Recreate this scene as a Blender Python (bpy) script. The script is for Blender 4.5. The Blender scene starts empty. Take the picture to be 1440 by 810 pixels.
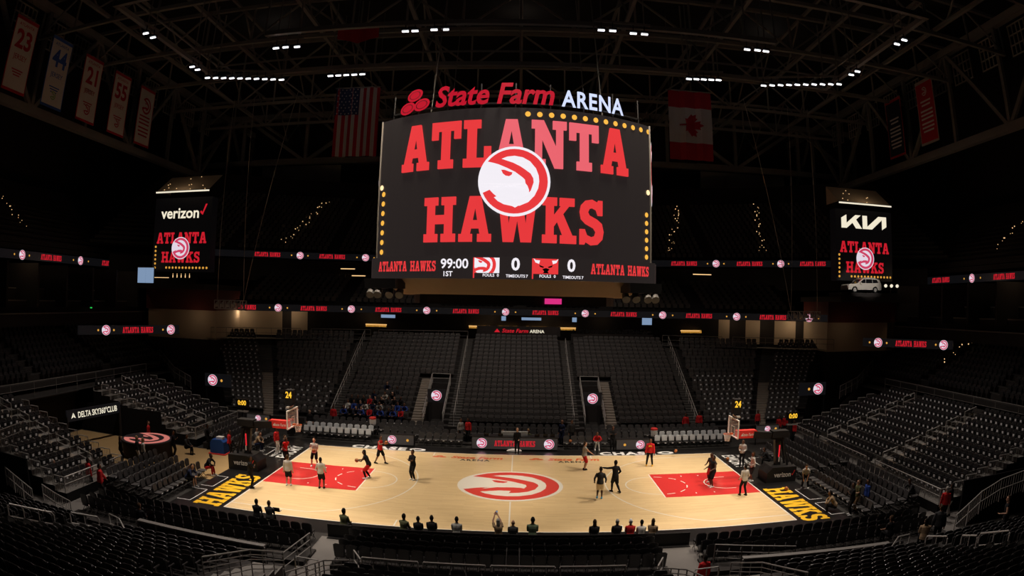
import bpy, bmesh, math, random
from mathutils import Vector, Matrix
PI = math.pi
random.seed(7)
SC = bpy.context.scene
COL = SC.collection

# ------------------------------------------------------------------ camera
CAM_POS = Vector((0.302, -35.537, 10.677))
YAW, PITCH, ROLL, FPX = -0.01319, 0.0210, 0.01944, 894.0
_f = Vector((math.sin(YAW)*math.cos(PITCH), math.cos(YAW)*math.cos(PITCH), math.sin(PITCH)))
_r = Vector((math.cos(YAW), -math.sin(YAW), 0)); _u = _r.cross(_f)
CAM_R = _r*math.cos(ROLL) + _u*math.sin(ROLL); CAM_U = CAM_R.cross(_f); CAM_F = _f
cd = bpy.data.cameras.new('camera')
cd.type = 'PANO'
for holder in (cd, getattr(cd, 'cycles', None)):
    try:
        holder.panorama_type = 'FISHEYE_EQUISOLID'
        holder.fisheye_lens = FPX/1440*36
        holder.fisheye_fov = PI
    except Exception:
        pass
cd.sensor_fit = 'HORIZONTAL'; cd.sensor_width = 36; cd.sensor_height = 20.25
cd.clip_start = 0.1; cd.clip_end = 400
cam = bpy.data.objects.new('camera', cd); COL.objects.link(cam)
cam.matrix_world = Matrix(((CAM_R.x, CAM_U.x, -CAM_F.x, CAM_POS.x), (CAM_R.y, CAM_U.y, -CAM_F.y, CAM_POS.y),
                           (CAM_R.z, CAM_U.z, -CAM_F.z, CAM_POS.z), (0, 0, 0, 1)))
SC.camera = cam

def pix(p):                                   # where a world point falls in the 1440x810 picture (used to sort seats by size in view)
    d = Vector(p) - CAM_POS
    a, b, c = d.dot(CAM_R), d.dot(CAM_U), d.dot(CAM_F)
    rr = math.hypot(a, b); s = FPX*2*math.sin(math.atan2(rr, c)/2)/max(rr, 1e-9)
    return 720 + a*s, 405 - b*s

# ------------------------------------------------------------------ world, light, exposure
w = bpy.data.worlds.new('world'); SC.world = w; w.use_nodes = True
w.node_tree.nodes['Background'].inputs[0].default_value = (1.0, 0.86, 0.76, 1)
w.node_tree.nodes['Background'].inputs[1].default_value = 0.004
vs = SC.view_settings
vs.view_transform = 'Standard'; vs.look = 'None'; vs.exposure = 0; vs.gamma = 1; vs.use_curve_mapping = False
SC.cycles.use_denoising = True
SC.cycles.max_bounces = 6
SC.cycles.sample_clamp_indirect = 4

def point(name, loc, watts, col=(1.0, .72, .45), size=.3):
    ld = bpy.data.lights.new(name, 'POINT'); ld.energy = watts; ld.color = col; ld.shadow_soft_size = size
    o = bpy.data.objects.new(name, ld); COL.objects.link(o); o.location = loc; return o
def spot(name, loc, target, watts, angle, blend, size, col):
    ld = bpy.data.lights.new(name, 'SPOT'); ld.energy = watts; ld.spot_size = math.radians(angle)
    ld.spot_blend = blend; ld.shadow_soft_size = size; ld.color = col
    o = bpy.data.objects.new(name, ld); COL.objects.link(o); o.location = loc
    o.rotation_euler = (Vector(target) - Vector(loc)).to_track_quat('-Z', 'Y').to_euler()
    return o
WARM = (1.0, 0.85, 0.66)
SPOT_W = 19000
for sx in (-1, 1):
    for y in (-7.0, 7.2):
        spot('court_spotlight', (sx*20.5, y, 26.6), (sx*9.0, y*0.22, 0), SPOT_W, 47, 0.75, 2.2, WARM)
        spot('court_spotlight', (sx*6.0, y*1.15, 26.6), (sx*5.0, -y*0.1, 0), SPOT_W*0.66, 46, 0.75, 2.2, WARM)
# the lamps' wide spill over the stands
for x, y, tx, ty, e, an in ((-21, -1.5, -21.5, -1.5, 8500, 90), (21, -1.5, 21.5, -1.5, 8500, 90), (0, -9.5, 0, -15, 7500, 106), (0, 9.0, 0, 17, 9000, 106)):
    spot('stand_spill_light', (x, y, 26.4), (tx, ty, 0), e, an, 1.0, 0.8, (1.0, 0.86, 0.75))
for sx in (-1, 1): spot('near_stand_light', (sx*9.5, 7.2, 26.5), (sx*14.5, -17, 1.5), 15000, 46, .9, .8, (1.0, .87, .76))
spot('near_stand_light', (0, -8.6, 26.3), (0, -15, 1.5), 5000, 70, .9, .8, (1.0, .87, .76))
# dim unseen fill lights, added to lift the roof steel and upper walls
for x in (-28, 0, 28):
    for y in (-8, 28):
        ld = bpy.data.lights.new('roof_fill_light', 'POINT'); ld.energy = 38; ld.color = (1.0, .82, .70); ld.shadow_soft_size = .5
        lo = bpy.data.objects.new('roof_fill_light', ld); COL.objects.link(lo); lo.location = (x, y, 39.5)

# ------------------------------------------------------------------ materials
def mat(name, col, rough=0.6, spec=0.3, metal=0.0, emit=None, estr=1.0, noise=0.0, nscale=8.0, coat=0.0, alpha=1.0, trans=0.0, quiet=False):
    m = bpy.data.materials.new(name); m.use_nodes = True
    nt = m.node_tree; b = nt.nodes['Principled BSDF']
    b.inputs['Base Color'].default_value = (*col, 1)
    b.inputs['Roughness'].default_value = rough; b.inputs['Metallic'].default_value = metal
    b.inputs['Specular IOR Level'].default_value = spec
    b.inputs['Coat Weight'].default_value = coat; b.inputs['Coat Roughness'].default_value = 0.12
    b.inputs['Transmission Weight'].default_value = trans; b.inputs['Alpha'].default_value = alpha
    if emit:
        b.inputs['Emission Color'].default_value = (*emit, 1); b.inputs['Emission Strength'].default_value = estr
    if noise:
        tc = nt.nodes.new('ShaderNodeTexCoord'); n = nt.nodes.new('ShaderNodeTexNoise'); r = nt.nodes.new('ShaderNodeMapRange')
        n.inputs['Scale'].default_value = nscale; n.inputs['Detail'].default_value = 4
        r.inputs['To Min'].default_value = 1-noise; r.inputs['To Max'].default_value = 1+noise
        mx = nt.nodes.new('ShaderNodeMix'); mx.data_type = 'RGBA'; mx.blend_type = 'MULTIPLY'; mx.inputs[0].default_value = 1
        mx.inputs[6].default_value = (*col, 1)
        nt.links.new(tc.outputs['Object'], n.inputs['Vector']); nt.links.new(n.outputs['Fac'], r.inputs['Value'])
        nt.links.new(r.outputs['Result'], mx.inputs[7]); nt.links.new(mx.outputs[2], b.inputs['Base Color'])
    if quiet:
        m.cycles.emission_sampling = 'NONE'
    return m
M = {}
M['black'] = mat('black_plastic', (.012, .011, .012), .42, .4, noise=.2)
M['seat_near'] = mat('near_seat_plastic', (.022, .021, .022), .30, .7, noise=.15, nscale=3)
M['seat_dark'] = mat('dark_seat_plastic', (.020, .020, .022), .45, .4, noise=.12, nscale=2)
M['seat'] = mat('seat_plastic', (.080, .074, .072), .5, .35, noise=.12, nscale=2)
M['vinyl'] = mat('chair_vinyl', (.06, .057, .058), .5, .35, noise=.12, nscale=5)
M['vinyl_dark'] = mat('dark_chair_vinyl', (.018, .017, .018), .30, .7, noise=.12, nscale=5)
M['cover'] = mat('white_chair_cover', (.66, .69, .72), .8, .2, noise=.08, nscale=6)
M['plate'] = mat('seat_number_plate', (.86, .86, .88), .5, .3)
M['concrete'] = mat('stand_concrete', (.20, .19, .178), .85, .15, noise=.25, nscale=1.2)
M['tread'] = mat('dark_tread', (.035, .032, .031), .85, .15, noise=.25, nscale=1.2)
M['stair_shaded'] = mat('stair_shaded_concrete', (.085, .08, .075), .8, .2, noise=.2, nscale=2)  # stair concrete darkened to stand for the weakly lit flights
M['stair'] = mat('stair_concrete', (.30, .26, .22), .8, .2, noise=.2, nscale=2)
M['gray_floor'] = mat('walkway_floor', (.16, .15, .142), .8, .2, noise=.2, nscale=.8)
M['arena_floor'] = mat('arena_floor', (.030, .028, .027), .6, .3, noise=.3, nscale=.5)
M['tan_floor'] = mat('tan_floor', (.42, .28, .13), .5, .3, noise=.12, nscale=.7)
M['apron'] = mat('black_apron', (.011, .0105, .011), .28, .35, noise=.15, nscale=1.5, coat=.25)
M['steel'] = mat('brushed_rail_steel', (.46, .44, .42), .42, .5, metal=.2, noise=.1)
M['rail_dark'] = mat('painted_rail', (.20, .19, .18), .5, .4, metal=.4, noise=.1)
M['truss'] = mat('truss_paint', (.20, .19, .18), .7, .2, noise=.2, nscale=.6)
M['roof'] = mat('roof_deck', (.03, .029, .028), .9, .1, noise=.3, nscale=.3)
M['wall_dark'] = mat('dark_wall', (.035, .030, .029), .8, .15, noise=.25, nscale=.4)
M['wall_red'] = mat('dark_red_wall', (.10, .022, .018), .75, .2, noise=.2, nscale=.5)
M['wall_beige'] = mat('beige_wall', (.50, .40, .30), .8, .15, noise=.12, nscale=.4)
M['wall_grey'] = mat('grey_wall_panel', (.36, .33, .30), .85, .15, noise=.12, nscale=.3)
M['black_cloth'] = mat('black_drape', (.010, .0095, .0098), .9, .1, noise=.3, nscale=3)
M['screen'] = mat('screen_dark', (.012, .011, .011), .45, .3, emit=(.0180, .0135, .0130), estr=1, quiet=True)
M['screen_low'] = mat('ribbon_dark', (.010, .010, .011), .4, .3, emit=(.0035, .0035, .0042), estr=1, quiet=True)
M['screen_black'] = mat('tower_screen_dark', (.008, .008, .008), .45, .3, emit=(.0014, .0012, .0014), estr=1, quiet=True)
M['skirt'] = mat('scoreboard_skirt', (.22, .155, .09), .7, .2, noise=.1, nscale=.5)
def glow(name, col, s=1.0, quiet=True):
    return mat(name, (col[0]*.05, col[1]*.05, col[2]*.05), .5, .2, emit=col, estr=s, quiet=quiet)
M['red_led'] = glow('red_led', (.80, .042, .046), 1.0, quiet=False)
M['pink_led'] = glow('pink_led', (.82, .13, .16), 1.0, quiet=False)
M['white_led'] = glow('white_led', (.90, .86, .92), 1.0, quiet=False)
M['amber_led'] = glow('amber_led', (1.0, .50, .07), 1.0)
M['flare_led'] = glow('flare_led', (1.0, .72, .38), 1.4)
M['red_dim'] = glow('ribbon_red_led', (.56, .012, .024))
M['logo_red'] = glow('ribbon_logo_red', (.60, .05, .12))
M['logo_white'] = glow('ribbon_logo_white', (.75, .66, .76))
M['amber_dim'] = glow('ribbon_amber_led', (.70, .33, .05))
M['sf_red'] = glow('sign_red', (.48, .006, .022), 1.0)
M['sf_white'] = glow('sign_blue_white', (.60, .68, .95), 1.1)
M['warm_lamp'] = glow('warm_lamp', (1.0, .62, .28), 1.0)
M['white_lamp'] = glow('white_lamp', (.95, .95, 1.0), 3.0)
M['cold_screen'] = glow('cold_screen', (.20, .29, .44), 1.0)
M['green_lamp'] = glow('exit_green', (.02, .55, .08), 1.0)
M['yellow_led'] = glow('yellow_digits', (1.0, .55, .04), 1.1)
M['cream_led'] = glow('cream_sign', (.88, .80, .62), 1.0)
M['red_strip'] = glow('red_strip_light', (.75, .02, .03), 1.0)
M['floor_red'] = mat('key_red_paint', (.60, .034, .034), .34, .35, coat=.15)
M['line_white'] = mat('line_white_paint', (.80, .76, .70), .34, .35, coat=.15)
M['logo_floor_red'] = mat('logo_red_paint', (.68, .062, .050), .34, .35, coat=.15)
M['orange_red'] = mat('wordmark_red_paint', (.72, .135, .045), .34, .35, coat=.15)
M['floor_black'] = mat('wordmark_black_paint', (.04, .035, .03), .34, .35, coat=.15)
M['floor_yellow'] = mat('yellow_paint', (.86, .50, .022), .4, .3, coat=.1)
M['apron_white'] = mat('apron_white_paint', (.80, .80, .80), .4, .3)
M['red_pad'] = mat('red_pad', (.72, .045, .040), .55, .3)
M['pad_black'] = mat('pad_black', (.014, .013, .014), .5, .35)
M['white'] = mat('white_plastic', (.75, .73, .71), .5, .3)
M['ball'] = mat('basketball_leather', (.42, .14, .045), .6, .3, noise=.15, nscale=40)
M['orange'] = mat('rim_orange', (.75, .14, .03), .4, .4)
M['glass'] = mat('board_glass', (.95, .97, .97), .05, .5, alpha=.16)
M['net'] = mat('white_net', (.80, .78, .75), .8, .2)
M['blue'] = mat('blue_cloth', (.020, .075, .30), .8, .2)
M['car_paint'] = mat('car_pearl_paint', (.62, .58, .52), .3, .5, coat=.4)
M['car_glass'] = mat('car_dark_glass', (.01, .01, .012), .08, .5)
M['tyre'] = mat('tyre_rubber', (.012, .012, .012), .8, .2)
M['cloth_red'] = mat('flag_red', (.45, .025, .035), .85, .15)
M['cloth_white'] = mat('flag_white', (.62, .58, .55), .85, .15)
M['cloth_blue'] = mat('flag_blue', (.04, .055, .14), .85, .15)
M['fabric_red_dim'] = mat('dimmed_flag_red', (.27, .014, .022), .85, .15)  # flag cloth darkened: the weak light up there is put into its colour
M['fabric_white_dim'] = mat('dimmed_flag_white', (.33, .305, .29), .85, .15)
M['fabric_blue_dim'] = mat('dimmed_flag_blue', (.022, .03, .075), .85, .15)
M['cloth_navy'] = mat('banner_navy', (.02, .022, .035), .85, .15)
M['banner_blue'] = mat('banner_blue', (.05, .12, .42), .85, .15)
M['banner_green'] = mat('banner_green', (.22, .42, .10), .85, .15)
M['yellow_rubber'] = mat('yellow_rubber', (.75, .55, .02), .6, .3)

def wood_material():
    m = bpy.data.materials.new('maple_court'); m.use_nodes = True; nt = m.node_tree; b = nt.nodes['Principled BSDF']
    tc = nt.nodes.new('ShaderNodeTexCoord'); mp = nt.nodes.new('ShaderNodeMapping'); br = nt.nodes.new('ShaderNodeTexBrick')
    mp.inputs['Scale'].default_value = (1, 1, 1)
    br.inputs['Scale'].default_value = 1.0; br.inputs['Brick Width'].default_value = 1.2; br.inputs['Row Height'].default_value = .115
    br.inputs['Mortar Size'].default_value = .0; br.inputs['Bias'].default_value = -.1
    br.inputs['Color1'].default_value = (.74, .555, .315, 1); br.inputs['Color2'].default_value = (.66, .475, .255, 1)
    nz = nt.nodes.new('ShaderNodeTexNoise'); nz.inputs['Scale'].default_value = .9; nz.inputs['Detail'].default_value = 3
    mr = nt.nodes.new('ShaderNodeMapRange'); mr.inputs['To Min'].default_value = .93; mr.inputs['To Max'].default_value = 1.06
    mx = nt.nodes.new('ShaderNodeMix'); mx.data_type = 'RGBA'; mx.blend_type = 'MULTIPLY'; mx.inputs[0].default_value = 1
    L = nt.links.new
    L(tc.outputs['Object'], mp.inputs['Vector']); L(mp.outputs['Vector'], br.inputs['Vector']); L(tc.outputs['Object'], nz.inputs['Vector'])
    L(nz.outputs['Fac'], mr.inputs['Value']); L(br.outputs['Color'], mx.inputs[6]); L(mr.outputs['Result'], mx.inputs[7])
    L(mx.outputs[2], b.inputs['Base Color'])
    b.inputs['Roughness'].default_value = .34; b.inputs['Specular IOR Level'].default_value = .35
    b.inputs['Coat Weight'].default_value = .15; b.inputs['Coat Roughness'].default_value = .15
    return m
M['wood'] = wood_material()

# ------------------------------------------------------------------ mesh helpers
class MB:
    """collects vertices, faces and material slots; build() links them as one mesh object"""
    def __init__(s): s.v = []; s.f = []; s.m = []
    def add(s, vs, fs, mi=0):
        o = len(s.v); s.v += [tuple(p) for p in vs]; s.f += [tuple(i+o for i in f) for f in fs]; s.m += [mi]*len(fs); return s
    def box(s, c, d, rz=0.0, mi=0, tilt=0.0):
        x, y, z = d[0]/2, d[1]/2, d[2]/2; R = Matrix.Rotation(rz, 3, 'Z') @ Matrix.Rotation(tilt, 3, 'X'); C = Vector(c)
        vs = [C + R @ Vector(p) for p in ((-x,-y,-z),(x,-y,-z),(x,y,-z),(-x,y,-z),(-x,-y,z),(x,-y,z),(x,y,z),(-x,y,z))]
        return s.add(vs, ((0,3,2,1),(4,5,6,7),(0,1,5,4),(1,2,6,5),(2,3,7,6),(3,0,4,7)), mi)
    def bar(s, a, b, wd, ht=None, mi=0):                    # square bar from a to b
        return s.tube((a, b), wd*.7071, 4, mi, ht=(ht or wd)*.7071)
    def tube(s, pts, r, n=6, mi=0, ht=None, closed=False, caps=True):
        P = [Vector(p) for p in pts]; k = len(P); rr = r if isinstance(r, (list, tuple)) else [r]*k; vs = []; fs = []
        for i, p in enumerate(P):
            a = P[i-1] if (i > 0 or closed) else p; b = P[(i+1) % k] if (i < k-1 or closed) else p
            t = (b-a).normalized(); up = Vector((0, 0, 1)) if abs(t.z) < .95 else Vector((0, 1, 0))
            sd = t.cross(up).normalized(); u2 = sd.cross(t)
            for j in range(n):
                an = 2*PI*(j+.5)/n; vs.append(p + sd*math.cos(an)*rr[i] + u2*math.sin(an)*(ht or rr[i]))
        for i in range(k if closed else k-1):
            for j in range(n):
                a, b = i*n+j, i*n+(j+1) % n; c, d = ((i+1) % k)*n+(j+1) % n, ((i+1) % k)*n+j; fs.append((a, b, c, d))
        if caps and not closed: fs += [tuple(range(n-1, -1, -1)), tuple((k-1)*n+j for j in range(n))]
        return s.add(vs, fs, mi)
    def prism(s, poly, fn, d, mi=0):                        # poly in (a, b); fn(a, b, c) gives the point; c runs 0..d
        n = len(poly); vs = [fn(a, b, 0) for a, b in poly] + [fn(a, b, d) for a, b in poly]
        fs = [tuple(range(n-1, -1, -1)), tuple(range(n, 2*n))] + [(i, (i+1) % n, n+(i+1) % n, n+i) for i in range(n)]
        return s.add(vs, fs, mi)
    def lathe(s, prof, n=16, c=(0, 0, 0), mi=0, sx=1, sy=1):
        vs = [(c[0]+r*math.cos(2*PI*j/n)*sx, c[1]+r*math.sin(2*PI*j/n)*sy, c[2]+z) for r, z in prof for j in range(n)]; k = len(prof)
        fs = [(i*n+j, i*n+(j+1) % n, (i+1)*n+(j+1) % n, (i+1)*n+j) for i in range(k-1) for j in range(n)]
        fs += [tuple(range(n-1, -1, -1)), tuple((k-1)*n+j for j in range(n))]
        return s.add(vs, fs, mi)
    def ball(s, c, r, n=12, mi=0, sc=(1, 1, 1)):
        prof = [(max(r*math.sin(PI*i/8), r*.02)*1, -r*math.cos(PI*i/8)*sc[2]) for i in range(9)]
        return s.lathe(prof, n, c, mi, sc[0], sc[1])
    def quad(s, a, b, c, d, mi=0): return s.add((a, b, c, d), ((0, 1, 2, 3),), mi)
    def poly(s, pts, mi=0): return s.add(pts, (tuple(range(len(pts))),), mi)
    def flat(s, mesh2d, fn, mi=0):                          # (verts, faces) of a filled outline, laid out by fn(a, b, c)
        return s.add([fn(*p) for p in mesh2d[0]], mesh2d[1], mi)
    def bevel(s, r=.018, seg=2):
        bm = bmesh.new(); vs = [bm.verts.new(p) for p in s.v]
        for f, m in zip(s.f, s.m): bm.faces.new([vs[i] for i in f]).material_index = m
        bm.normal_update(); es = [e for e in bm.edges if len(e.link_faces) == 2 and e.calc_face_angle(0) > .9]
        bmesh.ops.bevel(bm, geom=es, offset=r, segments=seg, affect='EDGES', clamp_overlap=True); bm.verts.index_update()
        s.v = [tuple(v.co) for v in bm.verts]; s.f = [tuple(v.index for v in f.verts) for f in bm.faces]; s.m = [f.material_index for f in bm.faces]; bm.free(); return s
    def mesh(s, name, mats, smooth=False):
        me = bpy.data.meshes.new(name); me.from_pydata(s.v, [], s.f)
        for m in (mats if isinstance(mats, (list, tuple)) else [mats]): me.materials.append(m)
        me.polygons.foreach_set('material_index', s.m)
        if smooth: me.polygons.foreach_set('use_smooth', [True]*len(s.f))
        me.update(); return me
    def build(s, name, mats, parent=None, smooth=False, loc=None, rz=0.0):
        o = bpy.data.objects.new(name, s.mesh(name, mats, smooth)); COL.objects.link(o)
        if parent: o.parent = parent
        if loc is not None: o.location = loc
        if rz: o.rotation_euler.z = rz
        return o
def tag(o, label=None, cat=None, group=None, kind=None):
    if label: o['label'] = label
    if cat: o['category'] = cat
    if group: o['group'] = group
    if kind: o['kind'] = kind
    return o
def empty(name, loc, rz=0.0):
    o = bpy.data.objects.new(name, None); COL.objects.link(o); o.empty_display_size = .2
    o.location = loc; o.rotation_euler.z = rz; return o
def thing(name, label, cat, loc=(0, 0, 0), rz=0.0, group=None): return tag(empty(name, loc, rz), label, cat, group)
def structure(mb, name, mats, label=None, parent=None):
    o = mb.build(name, mats, parent); o['kind'] = 'structure'
    return o
def kids(o): return KIDS.get(o.name, [])
KIDS = {}
def copy_tree(o, loc=None, rz=None, label=None, group=None):
    c = o.copy(); COL.objects.link(c)
    if loc is not None: c.location = loc
    if rz is not None: c.rotation_euler.z = rz
    if label: c['label'] = label
    if group: c['group'] = group
    for ch in o.children:
        d = ch.copy(); COL.objects.link(d); d.parent = c
        for g in ch.children:
            e = g.copy(); COL.objects.link(e); e.parent = d
    return c

# ------------------------------------------------------------------ lettering
def curve_mesh(cu):
    o = bpy.data.objects.new('lettering', cu); COL.objects.link(o)
    dg = bpy.context.evaluated_depsgraph_get(); dg.update()
    me = o.evaluated_get(dg).to_mesh()
    out = ([tuple(v.co) for v in me.vertices], [tuple(p.vertices) for p in me.polygons])
    o.evaluated_get(dg).to_mesh_clear(); bpy.data.objects.remove(o); bpy.data.curves.remove(cu)
    return out
def outline(polys, depth=0.0):
    cu = bpy.data.curves.new('outline', 'CURVE'); cu.dimensions = '2D'; cu.fill_mode = 'BOTH' if depth else 'FRONT'; cu.extrude = depth/2
    for pl in polys:
        sp = cu.splines.new('POLY'); sp.points.add(len(pl)-1)
        for q, (a, b) in zip(sp.points, pl): q.co = (a, b, 0, 1)
        sp.use_cyclic_u = True
    return curve_mesh(cu)
def text(s, height=1.0, shear=0.0, bold=0.0, space=1.0, depth=0.0):
    """the word s as a filled outline, centred on x, baseline at 0, scaled so a capital is `height` tall; returns (mesh2d, width)"""
    cu = bpy.data.curves.new('text', 'FONT'); cu.body = s; cu.shear = shear; cu.offset = bold; cu.space_character = space
    cu.align_x = 'CENTER'; cu.extrude = depth/2; cu.resolution_u = 3
    v, f = curve_mesh(cu); k = height/.69
    xs = [p[0] for p in v]; c = (min(xs)+max(xs))/2
    return ([((p[0]-c)*k, p[1]*k, p[2]) for p in v], f), (max(xs)-min(xs))*k
SLAB = {
 'H': (10, [[(0,0),(4.4,0),(4.4,1.8),(3.4,1.8),(3.4,4),(6.6,4),(6.6,1.8),(5.6,1.8),(5.6,0),(10,0),(10,1.8),(9,1.8),(9,8.2),(10,8.2),(10,10),(5.6,10),(5.6,8.2),(6.6,8.2),(6.6,6),(3.4,6),(3.4,8.2),(4.4,8.2),(4.4,10),(0,10),(0,8.2),(1,8.2),(1,1.8),(0,1.8)]]),
 'A': (9.5, [[(0,0),(4,0),(4,1.7),(3.3,1.7),(3.6,2.9),(5.9,2.9),(6.2,1.7),(5.5,1.7),(5.5,0),(9.5,0),(9.5,1.7),(8.7,1.7),(6.4,10),(3.1,10),(.8,1.7),(0,1.7)], [(4.05,4.7),(5.45,4.7),(4.75,7.6)]]),
 'T': (9, [[(2.2,0),(6.8,0),(6.8,1.8),(5.8,1.8),(5.8,8),(7,8),(7,6.2),(9,6.2),(9,10),(0,10),(0,6.2),(2,6.2),(2,8),(3.2,8),(3.2,1.8),(2.2,1.8)]]),
 'L': (8, [[(0,0),(8,0),(8,4.3),(6,4.3),(6,1.9),(3.8,1.9),(3.8,8.2),(5,8.2),(5,10),(0,10),(0,8.2),(1.1,8.2),(1.1,1.8),(0,1.8)]]),
 'N': (10, [[(0,0),(4,0),(4,1.8),(3,1.8),(3,6),(6.6,0),(9,0),(9,8.2),(10,8.2),(10,10),(6,10),(6,8.2),(7,8.2),(7,4.4),(3.4,10),(0,10),(0,8.2),(1,8.2),(1,1.8),(0,1.8)]]),
 'W': (12.2, [[(2.2,0),(5.2,0),(6.2,4.6),(7.2,0),(10.2,0),(11.4,8.2),(12.2,8.2),(12.2,10),(8.2,10),(8.2,8.2),(9.1,8.2),(8.6,4),(7.4,10),(5,10),(3.8,4),(3.3,8.2),(4.2,8.2),(4.2,10),(.2,10),(.2,8.2),(1,8.2)]]),
 'K': (10, [[(0,0),(4.2,0),(4.2,1.8),(3.3,1.8),(3.3,3.6),(4.3,4.7),(5.9,1.8),(5.2,1.8),(5.2,0),(10,0),(10,1.8),(8.8,1.8),(6,6.4),(7.8,8.2),(9.4,8.2),(9.4,10),(5,10),(5,8.2),(5.4,8.2),(3.3,6.1),(3.3,8.2),(4.2,8.2),(4.2,10),(0,10),(0,8.2),(1,8.2),(1,1.8),(0,1.8)]]),
 'S': (7.6, [[(0,0),(1.4,0),(1.8,.6),(3.6,-.1),(5.6,.1),(7.2,1.3),(7.6,3),(7,4.8),(5.4,5.7),(3,6.5),(2.5,7.2),(3,8),(4,8.2),(5.2,7.8),(5.8,6.6),(7.2,6.6),(7.2,10),(5.9,10),(5.6,9.5),(3.8,10.1),(1.8,9.8),(.4,8.7),(0,7.2),(.4,5.6),(1.8,4.6),(4.4,3.7),(5.1,2.9),(4.7,2),(3.6,1.7),(2.2,2.1),(1.5,3.4),(0,3.4)]]),
}
SLABM = {c: outline(p, 1.0) for c, (wd, p) in SLAB.items()}       # each letter 10 tall, 1 thick
SLABF = {c: outline(p, 0.0) for c, (wd, p) in SLAB.items()}
def slab_word(word, h, depth=None, gap=.7, space=6):
    """letters of a slab word centred on x, baseline 0: list of (letter, mesh2d), width"""
    tot = sum((SLAB[c][0] if c != ' ' else space) + gap for c in word) - gap; x = -tot/2; k = h/10; out = []
    for c in word:
        if c != ' ':
            v, f = (SLABM if depth else SLABF)[c]
            out.append((c, ([((p[0]+x)*k, p[1]*k, (p[2]+.5)*(depth or 0)) for p in v], f)))
        x += (SLAB[c][0] if c != ' ' else space) + gap
    return out, tot*k
def E_(pts): return [((a-512)/300, (412-b)/300) for a, b in pts]
def circ(r, n=48, a0=0, a1=2*PI): return [(r*math.cos(a0+(a1-a0)*i/n), r*math.sin(a0+(a1-a0)*i/n)) for i in range(n + (0 if a1-a0 > 6.28 else 1))]
_ht = E_([(285,245),(340,258),(380,270),(450,300),(520,335),(580,380),(600,400),(605,430),(590,475),(572,462),(520,455),(440,460),(380,485),(358,496),(372,478),(398,460),(330,480),(243,520)])
_a0 = math.atan2(_ht[-1][1], _ht[-1][0]); _a1 = math.atan2(_ht[0][1], _ht[0][0])
_arc = circ(.955, 10, _a0 if _a0 > 0 else _a0+2*PI, _a1 if _a1 > 0 else _a1+2*PI)
EMB_HEAD = outline([_ht + (list(_arc))])
EMB_CRES = outline([E_([(405,222),(450,203),(512,195),(580,207),(640,240),(690,300),(713,360),(718,412),(710,470),(680,535),(630,590),(560,622),(500,627),(430,612),(380,585),(348,553),(400,533),(455,520),(518,525),(505,567),(560,558),(610,535),(650,490),(672,420),(668,385),(645,345),(600,312),(560,285),(500,255),(440,235)])])
EMB_EYE = outline([E_([(403,318),(430,318),(470,333),(497,340),(490,360),(470,373),(440,368),(418,350)])])
EMB_DISC = outline([circ(1.0)]); EMB_RED = outline([circ(.925)])
def emblem(mb, fn, r, white=0, red=1, step=.01, back=False):
    """the round bird emblem, radius r; fn(a, b, c) places it, c is the distance off the surface"""
    for i, (sh, mi) in enumerate(((EMB_DISC, white), (EMB_RED, red), (EMB_HEAD, white), (EMB_CRES, white), (EMB_EYE, red))):
        c = step*(min(i, 2) + (1 if i == 4 else 0) + 1)
        mb.flat(sh, lambda a, b, _c, c=c: fn(a*r, b*r, c), mi)
    return mb
# ------------------------------------------------------------------ the setting: floors and court
def slab(name, x0, x1, y0, y1, z0, z1, m, label=None):
    return structure(MB().box(((x0+x1)/2, (y0+y1)/2, (z0+z1)/2), (x1-x0, y1-y0, z1-z0)), name, m, label)
slab('floor', -75, 75, -60, 75, -.5, -.02, M['arena_floor'], 'dark concrete arena floor around the court')
slab('floor_apron', -17.3, 17.3, -9.3, 9.35, -.02, 0, M['apron'], 'glossy black apron around the wooden court')
slab('floor_walkway', -30, 30, -15.2, -9.3, -.02, 0, M['tread'], 'dark walkway behind the near courtside chairs')
for s_, side in ((-1, 'left'), (1, 'right')):
    slab('floor_gap_'+side, *sorted((s_*6.2, s_*8.3)), -15.0, -9.7, 0, .004, M['gray_floor'], 'grey floor of the gap in the near courtside rows')
    slab('floor_corner_'+side, *sorted((s_*20.6, s_*26)), -14.0, -9.2, 0, .004, M['gray_floor'], 'grey floor of the near corner walkway')
slab('floor_tunnel_left', -33, -17.3, -3.4, 3.2, -.02, 0, M['tan_floor'], 'tan floor of the tunnel around the round platform')
court = structure(MB().box((0, 0, .004), (28.65, 15.24, .008)), 'floor_court', M['wood'], 'pale maple basketball court')

CZ = .008
def paint(name, m, mb, label=None):
    o = mb.build(name, m, court)
    if label: o['label'] = label
    return o
def ring_pts(cx, cy, r, a0, a1, n=40): return [(cx+r*math.cos(a0+(a1-a0)*i/n), cy+r*math.sin(a0+(a1-a0)*i/n)) for i in range(n+1)]
def band(mb, pts, wd, z):
    P = [Vector((a, b)) for a, b in pts]
    for i in range(len(P)-1):
        t = (P[i+1]-P[i]).normalized(); nn = Vector((-t.y, t.x))*wd/2
        mb.quad((P[i]-nn).to_tuple()+(z,), (P[i+1]-nn).to_tuple()+(z,), (P[i+1]+nn).to_tuple()+(z,), (P[i]+nn).to_tuple()+(z,))
for sx, side in ((-1, 'left'), (1, 'right')):
    mb = MB(); x0, x1 = sorted((sx*14.325, sx*8.535))
    mb.quad((x0, -2.44, CZ+.002), (x1, -2.44, CZ+.002), (x1, 2.44, CZ+.002), (x0, 2.44, CZ+.002)); paint('key_paint', M['floor_red'], mb, 'red painted key')
mb = MB(); z = CZ+.004; lw = .07
band(mb, [(-14.325, 7.6), (14.325, 7.6)], lw, z); band(mb, [(-14.325, -7.6), (14.325, -7.6)], lw, z)
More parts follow.
